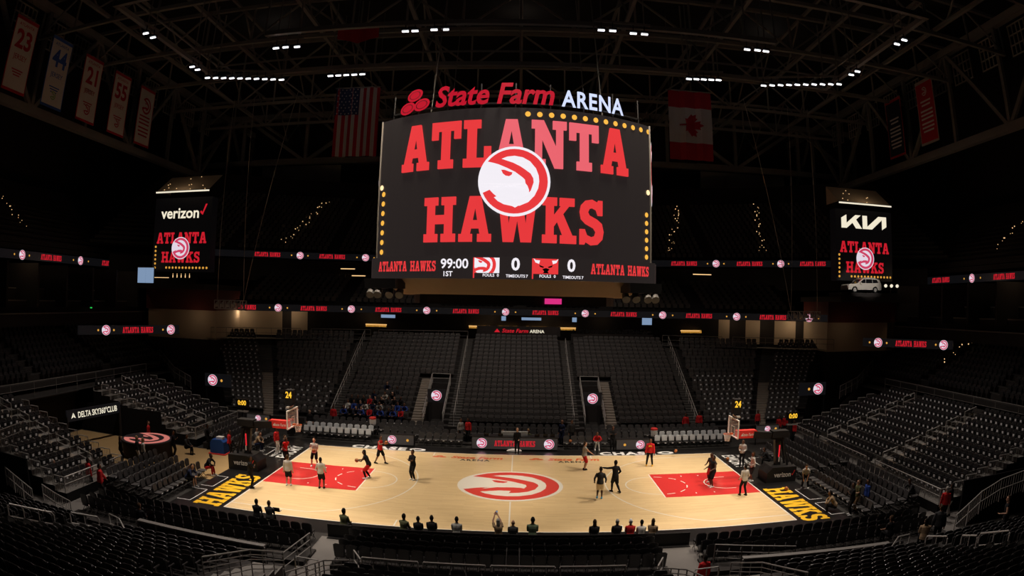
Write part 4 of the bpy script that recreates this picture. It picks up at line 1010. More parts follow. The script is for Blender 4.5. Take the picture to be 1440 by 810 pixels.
# ------------------------------------------------------------------ lamps on the catwalk
lamp_m = bpy.data.meshes.new('x')
def lamp(p, lab, grp, src=[None]):
    if src[0] is None:
        r = thing('court_lamp', lab, 'lamp', p, 0, grp)
        MB().box((0, 0, 0), (.40, .12, .07)).build('tube', M['white_lamp'], r); MB().box((0, .02, .12), (.5, .3, .12)).build('housing', M['black'], r); MB().bar((0, .02, .18), (0, .02, .6), .05).build('bracket', M['black'], r)
        src[0] = r
    else: copy_tree(src[0], p, 0, lab, grp)
rows = [('far row of lamps left of the scoreboard', [(-23.6+.62*i, 5.6+.22*i, 27.0) for i in range(10)]),
        ('far row of lamps right of the scoreboard', [(23.6-.60*i, 4.6+.27*i, 27.0) for i in range(10)]),
        ('short lamp row above the striped flag', [(-14.0+.62*i, 7.5, 27.0) for i in range(5)]),
        ('short lamp row above the maple leaf flag', [(12.3+.55*i, 7.2-.08*i, 27.0) for i in range(5)]),
        ('pairs of lamps high left of the scoreboard top', [(-7.0, .1, 27), (-6.4, .1, 27), (-5.2, 0, 27), (-4.5, 0, 27)]),
        ('pairs of lamps high right of the scoreboard top', [(4.9, -.3, 27), (5.6, -.3, 27), (6.9, -.1, 27), (7.6, -.1, 27)]),
        ('three lamps on the left catwalk end', [(-16.1, 1.4, 27), (-15.4, 1.4, 27), (-14.6, 1.5, 27)]),
        ('three lamps on the right catwalk end', [(14.6, .7, 27), (15.3, .6, 27), (15.9, .6, 27)]),
        ('lamp pair on the left side catwalk, nearer', [(-23.6, -3.8, 27), (-23.5, -3.0, 27)]), ('lamp pair on the left side catwalk, farther', [(-23.6, 3.0, 27), (-23.5, 3.7, 27)]),
        ('lamp pair on the right side catwalk, nearer', [(23.7, -4.8, 27), (23.6, -4.0, 27)]), ('lamp pair on the right side catwalk, farther', [(23.6, 1.6, 27), (23.5, 2.4, 27)])]
mb = MB()
for words, ps in rows:
    a_, b_ = Vector(ps[0])+Vector((0, .02, .66)), Vector(ps[-1])+Vector((0, .02, .66)); e_ = (b_-a_).normalized()*.4; mb.bar(a_-e_, b_+e_, .14)
    for p_ in (a_, b_): mb.bar(p_, (p_.x, p_.y, 33.2), .07)
structure(mb, 'trim_31', M['rail_dark'], 'pipes that carry the rows of court lamps')
for words, ps in rows:
    for p in ps: lamp(p, 'small white court lamp in the ' + words, words)

# ------------------------------------------------------------------ banners and flags
def banner(lab, x, yc, z0, z1, wd, main, edge, ink, number, name, sx, emb=None, ink2=None):
    t = thing('banner', lab, 'banner', (x, yc, z1))
    P = lambda a, b, c: (-sx*c, -sx*a*1.0 if sx > 0 else a, b)   # a runs to the right as seen from the court side
    h = z1-z0
    MB().box((0, 0, -h/2), (.05, wd, h)).build('cloth', main, t)
    MB().box((0, 0, -.12), (.07, wd+.04, .30)).build('top_hem', edge, t); MB().box((0, 0, -h+.08), (.07, wd+.04, .22)).build('bottom_hem', edge, t)
    mb = MB()
    for s in (-1, 1): mb.box((-sx*.0, s*wd/2, -h/2), (.06, .09, h))
    mb.build('side_hem', edge, t)
    mb = MB()
    if number:
        m2, w2 = text(number, 1.55, 0, .03); k = min(1, wd*.72/w2); mb.flat(m2, lambda a, b, c: P(a*k, -2.65+b, .04))
        m2, w2 = text(name or 'HAWKS', .42, 0, .01); k = min(1.0, wd*.75/w2); mb.flat(m2, lambda a, b, c: P(a*k, -3.65+b, .04))
        m2, w2 = text('ATLANTA', .26, 0, .01); k = wd*.7/w2; mb.flat(m2, lambda a, b, c: P(a*k, -.75+b, .04))
        for r in range(3): mb.box((-sx*.03, 0, -4.55-.22*r), (.01, wd*(.5-.1*r), .1))
    else:
        for r, (z, wl) in enumerate(((-2.2, .6), (-2.6, .5), (-3.2, .7), (-3.6, .7), (-4.0, .7), (-4.5, .7), (-4.9, .7), (-5.3, .6))): mb.box((-sx*.03, 0, z), (.01, wd*wl, .17))
    mb.build('lettering', ink, t)
    if emb:
        me_ = MB(); zc, r = emb; emblem(me_, lambda a, b, c: P(a, zc+b, .04+c), r, 0, 1, .01); me_.build('emblem', [main, ink2 or ink], t)
    MB().tube([(0, -wd/2-.1, .05), (0, wd/2+.1, .05)], .05, 6).build('hanging_bar', M['rail_dark'], t)
    for s in (-1, 1): mb = MB(); mb.tube([(0, s*wd*.4, .05), (-sx*-2.0, s*wd*.4, 3.2)], .02, 4); mb.build('wire', M['rail_dark'], t)
XB = -40.3
for lab, yc, num, name, main, edge, ink, emb in (
    ('white banner with red trim at the left end, cut by the frame edge', -6.2, '17', '', M['cloth_white'], M['cloth_red'], M['cloth_navy'], None),
    ('white number banner with a red 23, left of the blue 44 banner', -.4, '23', 'JERSEY', M['cloth_white'], M['cloth_red'], M['cloth_red'], None),
    ('white number banner with blue trim and a blue 44', 5.0, '44', 'JERSEY', M['cloth_white'], M['banner_blue'], M['banner_blue'], (-5.3, .42)),
    ('white number banner with a red 21, right of the blue 44 banner', 10.4, '21', 'JERSEY', M['cloth_white'], M['cloth_red'], M['cloth_red'], (-5.2, .55)),
    ('white number banner with a red 55, beside the round emblem banner', 15.8, '55', 'JERSEY', M['cloth_white'], M['cloth_red'], M['cloth_red'], (-5.2, .5)),
    ('white banner with a large round red emblem and no number', 21.0, None, '', M['cloth_white'], M['cloth_red'], M['cloth_red'], (-2.0, 1.0))):
    banner(lab, XB, yc, 26.3, 32.7, 3.0, main, edge, ink, num, name if num else '', -1, emb, M['banner_green'] if num == '44' else None)
banner('dark navy banner with red edges at the right', 40.3, 21.3, 26.6, 33.0, 3.1, M['cloth_navy'], M['cloth_red'], M['cloth_white'], None, '', 1)
banner('deep red banner with pale lines and emblem at the right', 40.3, 14.9, 26.7, 33.3, 3.1, M['cloth_red'], M['wall_grey'], M['cloth_white'], None, '', 1, (-1.2, .5))
def wave(x): return .10*math.sin(x*5.0)
def flag_grid(mb, x0, x1, z0, z1, mi, n=6, off=0.0):
    for i in range(n):
        a, b = lerp(x0, x1, i/n), lerp(x0, x1, (i+1)/n); mb.quad((a, wave(a)-off, z0), (b, wave(b)-off, z0), (b, wave(b)-off, z1), (a, wave(a)-off, z1), mi)
t = thing('flag', 'hanging flag with stars and vertical red and white stripes', 'flag', (-12.4, 10, 21.3))
mb = MB()
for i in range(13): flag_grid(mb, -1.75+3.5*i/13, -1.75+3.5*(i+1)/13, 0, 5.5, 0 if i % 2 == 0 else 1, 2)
mb.build('stripes', [M['fabric_red_dim'], M['fabric_white_dim']], t)
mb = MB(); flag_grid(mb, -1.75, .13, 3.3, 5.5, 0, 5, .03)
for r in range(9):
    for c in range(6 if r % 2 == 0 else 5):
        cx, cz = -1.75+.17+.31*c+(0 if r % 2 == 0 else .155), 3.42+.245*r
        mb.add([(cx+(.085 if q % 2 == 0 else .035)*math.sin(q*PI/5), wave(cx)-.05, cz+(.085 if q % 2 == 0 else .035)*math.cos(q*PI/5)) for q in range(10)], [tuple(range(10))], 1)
mb.build('canton', [M['fabric_blue_dim'], M['fabric_white_dim']], t)
mb = MB(); mb.tube([(-1.9, 0, 5.55), (1.9, 0, 5.55)], .05, 6); mb.build('hanging_bar', M['rail_dark'], t)
for s in (-1, 1): MB().tube([(s*1.6, 0, 5.55), (s*1.6, 0, 12.0)], .02, 4).build('wire', M['rail_dark'], t)
t = thing('flag', 'hanging red and white flag with a red maple leaf', 'flag', (13.05, 10, 21.5))
mb = MB()
flag_grid(mb, -1.75, 1.75, 0, 1.35, 0, 8); flag_grid(mb, -1.75, 1.75, 1.35, 4.15, 1, 8); flag_grid(mb, -1.75, 1.75, 4.15, 5.5, 0, 8); mb.build('cloth', [M['fabric_red_dim'], M['fabric_white_dim']], t)
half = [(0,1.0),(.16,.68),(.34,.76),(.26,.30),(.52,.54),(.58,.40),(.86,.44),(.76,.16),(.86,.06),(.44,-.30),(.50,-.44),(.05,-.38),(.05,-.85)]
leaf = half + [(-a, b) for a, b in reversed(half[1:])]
mb = MB(); mb.flat(outline([leaf]), lambda a, b, c: (b*1.05, wave(b*1.05)-.05, 2.75+a*1.05)); mb.build('maple_leaf', M['fabric_red_dim'], t)
mb = MB(); mb.tube([(-1.9, 0, 5.55), (1.9, 0, 5.55)], .05, 6); mb.build('hanging_bar', M['rail_dark'], t)
for s in (-1, 1): MB().tube([(s*1.6, 0, 5.55), (s*1.6, 0, 12.0)], .02, 4).build('wire', M['rail_dark'], t)
t = thing('pennant', 'dark red furled pennant under the roof steel left of the scoreboard', 'pennant', (-11.4, 4.5, 28.5))
mb = MB()
for i in range(6): mb.quad((-1.4+.5*i, wave(i*.5), .2*math.cos(i)), (-.9+.5*i, wave(i*.5+.5), .2*math.cos(i+1)), (-.9+.5*i, wave(i*.5+.5), 1.1+.1*math.sin(i+1)), (-1.4+.5*i, wave(i*.5), 1.1+.1*math.sin(i)))
mb.build('cloth', M['cloth_red'], t); MB().tube([(-1.5, .1, 1.15), (1.7, .1, 1.15)], .04, 6).build('hanging_bar', M['rail_dark'], t)
MB().tube([(0, .1, 1.15), (0, .1, 4.6)], .02, 4).build('wire', M['rail_dark'], t)

# ------------------------------------------------------------------ hanging lamp rigs with cables
for sx, x, lab in ((-1, -24.2, 'hanging metal lamp rig on cables at the left, before the stands'), (1, 24.3, 'hanging metal lamp rig on cables at the right, before the stands')):
    t = thing('lamp_rig', lab, 'lamp rig', (x, 14, 9.95))
    mb = MB()
    for z in (-.45, .25):
        for y in (-.4, .4): mb.bar((-1.4, y, z), (1.4, y, z), .06)
    for i in range(6): mb.bar((-1.4+.56*i, -.4, -.45), (-1.4+.56*i, -.4, .25), .05); mb.bar((-1.4+.56*i, .4, -.45), (-1.4+.56*i, .4, .25), .05); mb.bar((-1.4+.56*i, -.4, -.45), (-1.4+.56*i, .4, .25), .04)
    mb.build('frame', M['steel'], t)
    for i in range(5): MB().tube([(-1.1+.55*i, -.35, .05), (-1.1+.55*i, -.62, -.2)], [.12, .18], 8).build('lamp', M['wall_grey'], t)
    for a, b in (((-1.3, 0, .25), (-1.0, 0, 18)), ((1.3, 0, .25), (1.0, 0, 18)), ((1.3*-sx, 0, .25), (6*-sx, -2, 17.6))): MB().tube([a, b], .025, 4).build('cable', M['wall_grey'], t)

# ------------------------------------------------------------------ small lights in the stands
BULB = MB().ball((0, 0, 0), .055, 8).mesh('bulb', M['warm_lamp'])
def stair_lights(lab, p0, p1, n, seed):
    rnd = random.Random(seed); t = thing('stair_lights', lab, 'stair lights', p0)
    for i in range(n):
        f = i/(n-1); d = Vector(p1)-Vector(p0); b = bpy.data.objects.new('bulb', BULB); COL.objects.link(b); b.parent = t
        b.location = (d.x*f+rnd.uniform(-.5, .5), d.y*f, d.z*f+rnd.uniform(0, .5)); b.scale = (rnd.choice((.6, .8, 1.1)),)*3
for i, (lab, x0, x1) in enumerate((('line of tiny step lights in the upper deck just left of the scoreboard', -24.8, -27), ('line of tiny step lights climbing the upper deck right of the scoreboard', 21.0, 17.5), ('second line of tiny step lights right of the scoreboard', 30.5, 27.5))):
    sgn = (lambda k: (lerp(x1, x0, k/14), arc_y(lerp(x1, x0, k/14), 38.6+.85*k, 110)-.1, 15.9+.56*k))
    stair_lights(lab, sgn(1), sgn(13), 26, i)
stair_lights('line of tiny step lights high in the far left upper deck', (-47.5, 11, 16.3), (-54, 11, 20.6), 16, 8)
stair_lights('line of tiny step lights high in the far right upper deck', (47.5, 13, 16.3), (54, 13, 20.6), 16, 9)
stair_lights('line of tiny step lights beside the right suites', (36.6, 9, 5.8), (43.5, 9, 9.0), 14, 10)
for lab, p in (('green exit lamp in the left suites', (-39.2, 12.6, 9.15)), ('green exit lamp in the upper deck right of the scoreboard', (20.0, 45.6, 21.4)), ('green exit lamp by the right pale wall panel', (32.2, 46.5, 23.0))):
    tag(MB().box((0, 0, 0), (.2, .1, .16)).build('exit_lamp', M['green_lamp'], None, loc=p), lab, 'lamp')
# concourse: bar lights, monitors, sign, rails
def lightbar(lab, x, y, z, wd, m, h=.10):
    t = thing('light_strip', lab, 'light', (x, y, z)); MB().box((0, 0, 0), (wd, .08, h)).build('tube', m, t); MB().box((0, .09, .02), (wd+.1, .1, h+.1)).build('housing', M['black'], t)
for lab, x, y, z, wd in (('warm light strip under the middle suites left of the scoreboard', -19.5, 35.2, 14.0, 1.7), ('warm light strip under the middle suites right of the scoreboard', 21.0, 34.6, 14.1, 2.2), ('warm light strip in the far suites at left', -18.0, 34.6, 13.2, 2.0)):
    lightbar(lab, x, y, z, wd, M['warm_lamp'])
for i, (lab, x, wd, h) in enumerate((('blue-white bar screen on the far concourse, left of centre', -14.2, 1.6, .35), ('blue-white bar screen on the far concourse at centre', 1.6, 2.2, .3), ('blue-white bar screen on the far concourse, right of centre', 14.3, 1.1, .8), ('small white bar screen on the far concourse at centre left', -1.5, .5, .5), ('small white bar screen on the far concourse at centre right', 6.4, .5, .5))):
    t = thing('monitor', lab, 'monitor', (x, arc_y(x, 35.6, 90), 8.75)); MB().box((0, 0, 0), (wd, .05, h)).build('screen', M['cold_screen'], t); MB().box((0, .06, 0), (wd+.1, .06, h+.1)).build('frame', M['black'], t)
for i, x in enumerate((-4.2, -1.0, 2.2, 5.4, -15.5, 19.0)):
    t = thing('back_bar', 'warm-lit back bar on the far concourse, %s of six from the left' % ORD[[4, 1, 2, 3, 0, 5].index(i) if False else sorted((-4.2, -1.0, 2.2, 5.4, -15.5, 19.0)).index(x)], 'bar', (x, arc_y(x, 35.4, 90), 6.45))
    MB().box((0, 0, .55), (2.6, .6, 1.1)).build('counter', M['wall_dark'], t); MB().box((0, .4, 1.35), (2.4, .1, .10)).build('shelf_light', M['warm_lamp'], t)
    mb = MB(); rnd = random.Random(i)
    for j in range(14): mb.lathe([(.05, 0), (.05, .2), (.02, .26), (.02, .34)], 6, (-1.1+.17*j, .3, 1.12+rnd.uniform(-.01, .02)))
    tag(mb.build('bottles', M['amber_dim'], t), None, None, None, 'stuff')
t = thing('fascia_sign', 'small lit sign in red and white on the dark fascia atop the far stand', 'sign', (.2, 29.75, 7.42))
MB().box((0, .15, .2), (8.6, .2, 1.0)).build('fascia', M['wall_dark'], t)
mb = MB(); m2, wd = text('State Farm', .38, .25, .012); k = 2.7/wd; mb.flat(m2, lambda a, b, c: (-.35+a*k, -.0-.0, .05+b)); mb.flat(outline([[(-2.5,0),(-1.9,0),(-2.2,.36)]]), lambda a, b, c: (a, 0, .06+b)); mb.build('lettering_red', M['red_dim'], t)
mb = MB(); m2, wd = text('ARENA', .32, 0, .012); k = 1.5/wd; mb.flat(m2, lambda a, b, c: (1.9+a*k, 0, .05+b)); mb.build('lettering_white', M['cream_led'], t)
POSTS = {}
def rail(lab, pts, h=1.0, bars=2, post=1.6, m='steel', r=.024, grp=None, mesh_bars=0, cat='railing'):
    """a pipe rail along pts (on the ground); bars = horizontal pipes; mesh_bars = vertical balusters per metre"""
    o = Vector(pts[0]); t = thing('guard_rail', lab, cat, o, 0, grp); P = [Vector(p)-o for p in pts]
    for j in range(bars):
        z = h*(1-j/bars*.9) if bars > 1 else h
        MB().tube([(p.x, p.y, p.z+z) for p in P], r*(1.25 if j == 0 else .9), 6).build('top_rail' if j == 0 else 'mid_rail', M[m], t)
    key = (h, r, m)
    if key not in POSTS: POSTS[key] = MB().tube([(0, 0, 0), (0, 0, h)], r, 6).mesh('post', M[m])
    for j, (a, b) in enumerate(zip(P[:-1], P[1:])):
        n = max(1, round((b-a).length/post))
        for i in range(0 if j == 0 else 1, n+1): q = bpy.data.objects.new('post', POSTS[key]); COL.objects.link(q); q.parent = t; q.location = a.lerp(b, i/n)
    if mesh_bars:
        mb = MB()
        for a, b in zip(P[:-1], P[1:]):
            n = max(1, round((b-a).length*mesh_bars))
            for i in range(1, n): p = a.lerp(b, i/n); mb.bar(p+Vector((0, 0, .1)), p+Vector((0, 0, h)), r*.55)
        mb.build('grille', M[m], t)
    return t
for lab, xa, xb in (('pipe rail along the top of the far left stand section', -29.5, -21.5), ('pipe rail atop the far stand, left of the middle sections', -20.5, -14.8), ('pipe rail atop the far stand left of the lit sign', -14.0, -5.0), ('pipe rail atop the far stand right of the lit sign', 14.8, 20.5), ('pipe rail along the top of the far right stand section', 21.5, 30.5)):
    rail(lab, [(x, arc_y(x, 30.0, 90)+.0, 6.45) for x in [lerp(xa, xb, i/3) for i in range(4)]], 1.05, 2, 1.8, 'rail_dark', .022)
t = thing('planter_wall', 'dark fascia wall with leafy planting atop the far stand right of the lit sign', 'planter', (9.9, 29.6, 6.45)); MB().box((0, 0, .5), (8.6, .25, 1.0)).build('fascia', M['wall_dark'], t)
rnd = random.Random(3); mb = MB()
for i in range(240): x, z = rnd.uniform(-4.2, 4.2), rnd.uniform(0, .45); mb.add([(x, .1, .95+z), (x+.09, .05, 1.0+z), (x+.03, .1, 1.14+z)], [(0, 1, 2)])
tag(mb.build('foliage', M['black'], t), None, None, None, 'stuff')
# ------------------------------------------------------------------ hoops
def hoop(sx, side):
    t = thing('basketball_hoop', 'glass backboard hoop on a black padded stand at the %s end of the court' % side, 'basketball hoop', (sx*15.9, 0, 0))
    X = lambda x: sx*(abs(x)-15.9)
    mb = MB(); mb.prism([(0, .0), (2.0, 0), (2.0, .95), (.35, .95), (0, .6)], lambda a, b, c: (sx*(-.6+a), -.75+c, b), 1.5); mb.build('base_pad', M['pad_black'], t)
    mb = MB(); m2, wd = text('verizon', .30, 0, .02); k = 1.15/wd; mb.flat(m2, lambda a, b, c: (sx*.45+a*k, -.765, .34+b)); mb.build('pad_lettering', M['white'], t)
    mb = MB(); mb.flat(outline([[(.62,.12),(.70,.04),(.86,.38),(.80,.38),(.70,.14),(.66,.18)]]), lambda a, b, c: (sx*.45+a, -.766, .34+b)); mb.build('check_mark', M['red_pad'], t)
    mb = MB(); mb.bar((sx*.35, 0, .9), (sx*.15, 0, 2.75), .34); mb.build('mast', M['pad_black'], t)
    mb = MB(); mb.bar((sx*.95, -.25, .9), (sx*.5, -.2, 2.65), .12); mb.bar((sx*.95, .25, .9), (sx*.5, .2, 2.65), .12); mb.bar((sx*1.3, -.3, .9), (sx*.5, -.2, 2.5), .06); mb.bar((sx*1.3, .3, .9), (sx*.5, .2, 2.5), .06); mb.build('brace', M['pad_black'], t)
    MB().box((sx*.35-sx*.02, -.19, 1.85), (.07, .03, .75)).build('red_light_strip', M['red_strip'], t); MB().box((sx*.36, -.19, 1.32), (.07, .03, .3)).build('white_light_strip', M['white'], t)
    mb = MB(); mb.bar((sx*.55, 0, 2.75), (X(14.4), 0, 2.95), .42); mb.box((sx*.3, 0, 2.92), (1.1, .62, .42)); mb.build('upper_arm', M['pad_black'], t)
    mb = MB(); mb.prism([(0, 0), (1.35, .0), (1.35, .48), (.1, .48), (0, .4)], lambda a, b, c: (X(14.65)-sx*a, -.19+c, 2.76+b), .38); pad = mb.build('arm_pad', M['red_pad'], t)
    mb = MB(); m2, wd = text('State Farm', .17, .2, .012); k = .78/wd; mb.flat(m2, lambda a, b, c: (X(13.95)+.08+a*k, -.196, 2.90+b)); mb.flat(outline([[(-.48,0),(-.30,0),(-.39,.14)]]), lambda a, b, c: (X(13.95)+.08+a, -.196, 2.90+b)); mb.build('pad_lettering', M['white'], pad)
    xb = X(13.1)
    MB().box((xb, 0, 3.43), (.03, 1.83, 1.07)).build('backboard_glass', M['glass'], t)
    mb = MB()
    for z in (2.9, 3.965): mb.box((xb, 0, z), (.07, 1.86, .07))
    for y in (-.915, .915): mb.box((xb, y, 3.43), (.07, .07, 1.07))
    mb.build('board_frame', M['white'], t)
    mb = MB()
    for z in (3.05, 3.5): mb.box((xb-sx*.02, 0, z), (.012, .61, .05))
    for y in (-.3, .3): mb.box((xb-sx*.02, y, 3.27), (.012, .05, .45))
    mb.build('target_square', M['white'], t)
    mb = MB(); rc = (X(12.75), 0, 3.05); mb.tube([(rc[0]+.23*math.cos(a), .23*math.sin(a), 3.05) for a in [2*PI*i/20 for i in range(20)]], .016, 6, closed=True); mb.box((xb-sx*.1, 0, 3.04), (.16, .16, .10)); mb.build('rim', M['orange'], t)
    mb = MB()
    for q in range(12):
        for dr in (1, -1):
            pts = []
            for j in range(6): a = 2*PI*(q+dr*j*.5)/12; r = .23-.02*j if j < 5 else .13; pts.append((rc[0]+r*math.cos(a), r*math.sin(a), 3.05-.09*j))
            mb.tube(pts, .009, 4, caps=False)
    mb.build('net', M['net'], t)
    c = MB(); c.box((xb+sx*.12, 0, 4.70), (.5, .5, .9)); s = c.build('shot_clock', M['black'], t)
    mb = MB(); m2, wd = text('24', .36, 0, .03); k = .40/wd; mb.flat(m2, lambda a, b, c: (xb+sx*.12+a*k, -.262, 4.68+b)); mb.build('digits', M['yellow_led'], s)
    MB().bar((xb+sx*.15, 0, 3.95), (xb+sx*.15, 0, 4.25), .1).build('clock_stem', M['black'], t)
    MB().box((xb+sx*.12, -.1, 4.12), (.2, .85, .10)).build('camera_tray', M['wall_grey'], t)
hoop(-1, 'left'); hoop(1, 'right')
for lab, x, y, z in (('free-standing shot clock with yellow digits beyond the left baseline', -20.5, 8.6, 2.5), ('free-standing shot clock with yellow digits beyond the right baseline', 20.9, 8.2, 2.4)):
    t = thing('shot_clock', lab, 'clock', (x, y, 0)); s = MB().box((0, 0, z+.02), (1.0, .3, .62)).build('housing', M['black'], t)
    mb = MB(); m2, wd = text('0:00', .34, 0, .03); k = .72/wd; mb.flat(m2, lambda a, b, c: (a*k, -.155, z-.12+b)); mb.build('digits', M['yellow_led'], s)
    MB().bar((0, 0, 0), (0, 0, z-.3), .10).build('pole', M['black'], t); MB().box((0, 0, .03), (.7, .7, .06)).build('base', M['black'], t); MB().box((0, 0, z-.62), (.9, .3, .1)).build('shelf', M['wall_grey'], t)

# ------------------------------------------------------------------ scorers table and floor boards
def board(lab, x0, x1, y, z0, z1, emb, word=None, dot=None, depth=.5, table=False):
    t = thing('scorers_table' if table else 'floor_board', lab, 'table' if table else 'display', ((x0+x1)/2, y, 0)); wd = x1-x0
    mb = MB(); mb.box((0, depth/2, (z0+z1)/2), (wd, depth, z1-z0)); mb.build('cabinet', M['black'], t)
    MB().box((0, -.012, (z0+z1)/2), (wd-.06, .02, z1-z0-.08)).build('screen', mat('board_screen', (.02,.018,.017), .4, .3, emit=(.026,.022,.020), estr=1, quiet=True), t)
    P = lambda a, b, c: (a, -.03-c, b); zc = (z0+z1)/2
    for ex in emb:
        me_ = MB(); emblem(me_, lambda a, b, c: P(ex+a, zc+b, c), (z1-z0)*.40, 0, 1, .004); me_.build('emblem', [M['logo_white'], M['logo_red']], t)
    if word:
        mb = MB(); L, w2 = slab_word(word, .42, None, .9, 9); k = 2.9/w2
        for q_ in (L[:7], L[7:]):
            mb = MB()
            for c, m2 in q_: mb.flat(m2, lambda a, b, c_: P(a*k, zc-.2+b, .004))
            mb.build('lettering', M['red_dim'], t)
    if dot is not None: mb = MB(); mb.add([P(dot+.1*math.cos(q*PI/5), zc+.1*math.sin(q*PI/5), .004) for q in range(10)], [tuple(range(10))]); mb.build('dot', M['amber_dim'], t)
    if table:
        MB().box((0, depth/2+.1, z1+.02), (wd+.1, depth+.35, .04)).build('table_top', M['black'], t)
    return t
board('long scorers table with lit front and red lettering at mid-court', -2.95, 3.2, 8.95, .06, .98, (-2.35, 2.45), 'ATLANTA HAWKS', None, .6, True)
board('low lit floor board with round emblem left of the scorers table', -9.7, -7.15, 9.1, .05, .85, (-.35,), None, .8)
board('low lit floor board with round emblem right of the scorers table', 7.45, 9.9, 9.1, .05, .85, (.55,), None, -.6)
for lab, x, w_ in (('small lit board with emblem on a table beyond the left baseline corner', -19.6, 2.0), ('small lit board with emblem on a table beyond the right baseline corner', 19.4, 2.0)):
    t = board(lab, x-w_/2, x+w_/2, 9.5, .95, 1.55, (0,), None, .7, .3)
    mb = MB()
    for s in (-1, 1): mb.bar((s*.9, .15, 0), (s*.9, .15, .95), .07)
    mb.box((0, .15, .93), (2.1, .5, .05)); mb.build('stand', M['black'], t)
# things on the scorers table
def laptop(lab, p, rz=0):
    t = thing('laptop', lab, 'laptop', p, rz); MB().box((0, 0, .012), (.34, .24, .022)).build('base', M['wall_grey'], t); MB().box((0, .15, .12), (.34, .02, .22), tilt=-.25).build('screen', M['black'], t); return t
for i, x in enumerate((-1.9, -.9, 1.7, 2.3, 2.8)): laptop('open laptop on the scorers table, %s from its left end' % ORD[i], (x, 9.2, 1.02), PI)
t = thing('clock_panel', 'white lit panel standing on the scorers table near mid-court', 'display', (.1, 9.5, 1.02)); MB().box((0, 0, .15), (1.9, .08, .30)).build('panel', M['cover'], t); MB().box((0, .05, .06), (1.6, .14, .10)).build('foot', M['black'], t)
t = thing('folded_towel', 'white towel heap at the foot of the scorers table front', 'towel', (.1, 8.72, 0)); MB().lathe([(.5, 0), (.55, .05), (.45, .14), (.2, .2)], 14, (0, 0, 0), 0, 1, .35).build('cloth', M['white'], t)
for lab, x, y in (('round red and white drink cooler behind the left bench chairs', -10.8, 11.6), ('round red and white drink cooler behind the right bench chairs', 10.6, 10.9), ('round red and white drink cooler left of the left bench', -17.0, 10.0)):
    t = thing('drink_cooler', lab, 'cooler', (x, y, .38 if y > 11 else .12)); MB().lathe([(.22, 0), (.25, .1), (.26, .5)], 16, (0, 0, .55)).build('body', M['white'], t); MB().lathe([(.27, .5), (.27, .62), (.2, .66)], 16, (0, 0, .55)).build('lid', M['red_pad'], t)
    MB().box((0, 0, .27), (.5, .5, .55)).build('cart', M['black'], t); MB().box((0, -.27, .66), (.06, .06, .06)).build('tap', M['black'], t)

# ------------------------------------------------------------------ portals in the far stand
for s, side in ((-1, 'left'), (1, 'right')):
    xm = s*6.42; zt = 3.25
    t = thing('portal_sign', 'lit round bird emblem over the %s portal of the far stand' % side, 'sign', (xm, 16.0, 2.35))
    MB().box((0, .08, .42), (1.5, .12, 1.1)).build('panel', M['screen_low'], t)
    me_ = MB(); emblem(me_, lambda a, b, c: (a, -c, b+.45), .43, 0, 1, .008); me_.build('emblem', [M['logo_white'], M['logo_red']], t)
    mb = MB(); mb.bar((-.7, .08, .97), (-.7, .08, -2.33), .08); mb.bar((.7, .08, .97), (.7, .08, -2.33), .08); mb.build('posts', M['black'], t)
    for x0, w2 in ((5.62, 'inner'), (7.22, 'outer')):
        pts = [(fan(s*x0, k), far_y(s*x0, k), far_z(k)) for k in (0, 2, 4, 6, 7.6)]
        rail('pipe rail stepping up the %s side of the %s portal' % (w2, side), pts, 1.0, 2, 1.2, 'steel', .026, None, 2.5)
    rail('pipe rail across the head of the %s portal' % side, [(fan(s*5.62, 8), far_y(6.4, 8)-.1, far_z(8)), (fan(s*7.22, 8), far_y(6.4, 8)-.1, far_z(8))], .9, 2, 1.6, 'steel', .024)
    for x0, words in ((4.75, 'inner'), (14.85, 'middle')):
        pts = [(fan(s*x0, k), far_y(fan(s*x0, k), k)+.2, far_z(k)) for k in ((0, 3, 6, 9, 12, 15, 18) if x0 > 10 else (0, 2, 4, 6, 8, 11, 14, 17))]
        rail('centre rail on the %s stair of the far stand at %s' % (words, side), pts, 1.0, 1 if x0 < 10 else 2, 1.3, 'steel', .022 if x0 < 10 else .024)
    sgn = s
    t = thing('corner_sign', 'lit round bird emblem on a dark box over the far %s corner tunnel' % side, 'sign', (s*25.8, 13.6, 2.9 if s < 0 else 3.2))
    MB().box((s*-.5, .1, .45), (2.6, .2, 1.1)).build('panel', M['screen_low'], t)
    me_ = MB(); emblem(me_, lambda a, b, c: (a, -c-.01, b+.45), .48, 0, 1, .008); me_.build('emblem', [M['logo_white'], M['logo_red']], t)
    mb = MB(); mb.add([(-s*-.9*-1+.12*math.cos(q*PI/4), -.01, .45+.12*math.sin(q*PI/4)) for q in range(8)], [tuple(range(8))]); mb.build('dot', M['amber_dim'], t)
    MB().bar((s*.7, .1, -2.9 if s < 0 else -3.2), (s*.7, .1, .1), .12).build('post', M['black'], t)

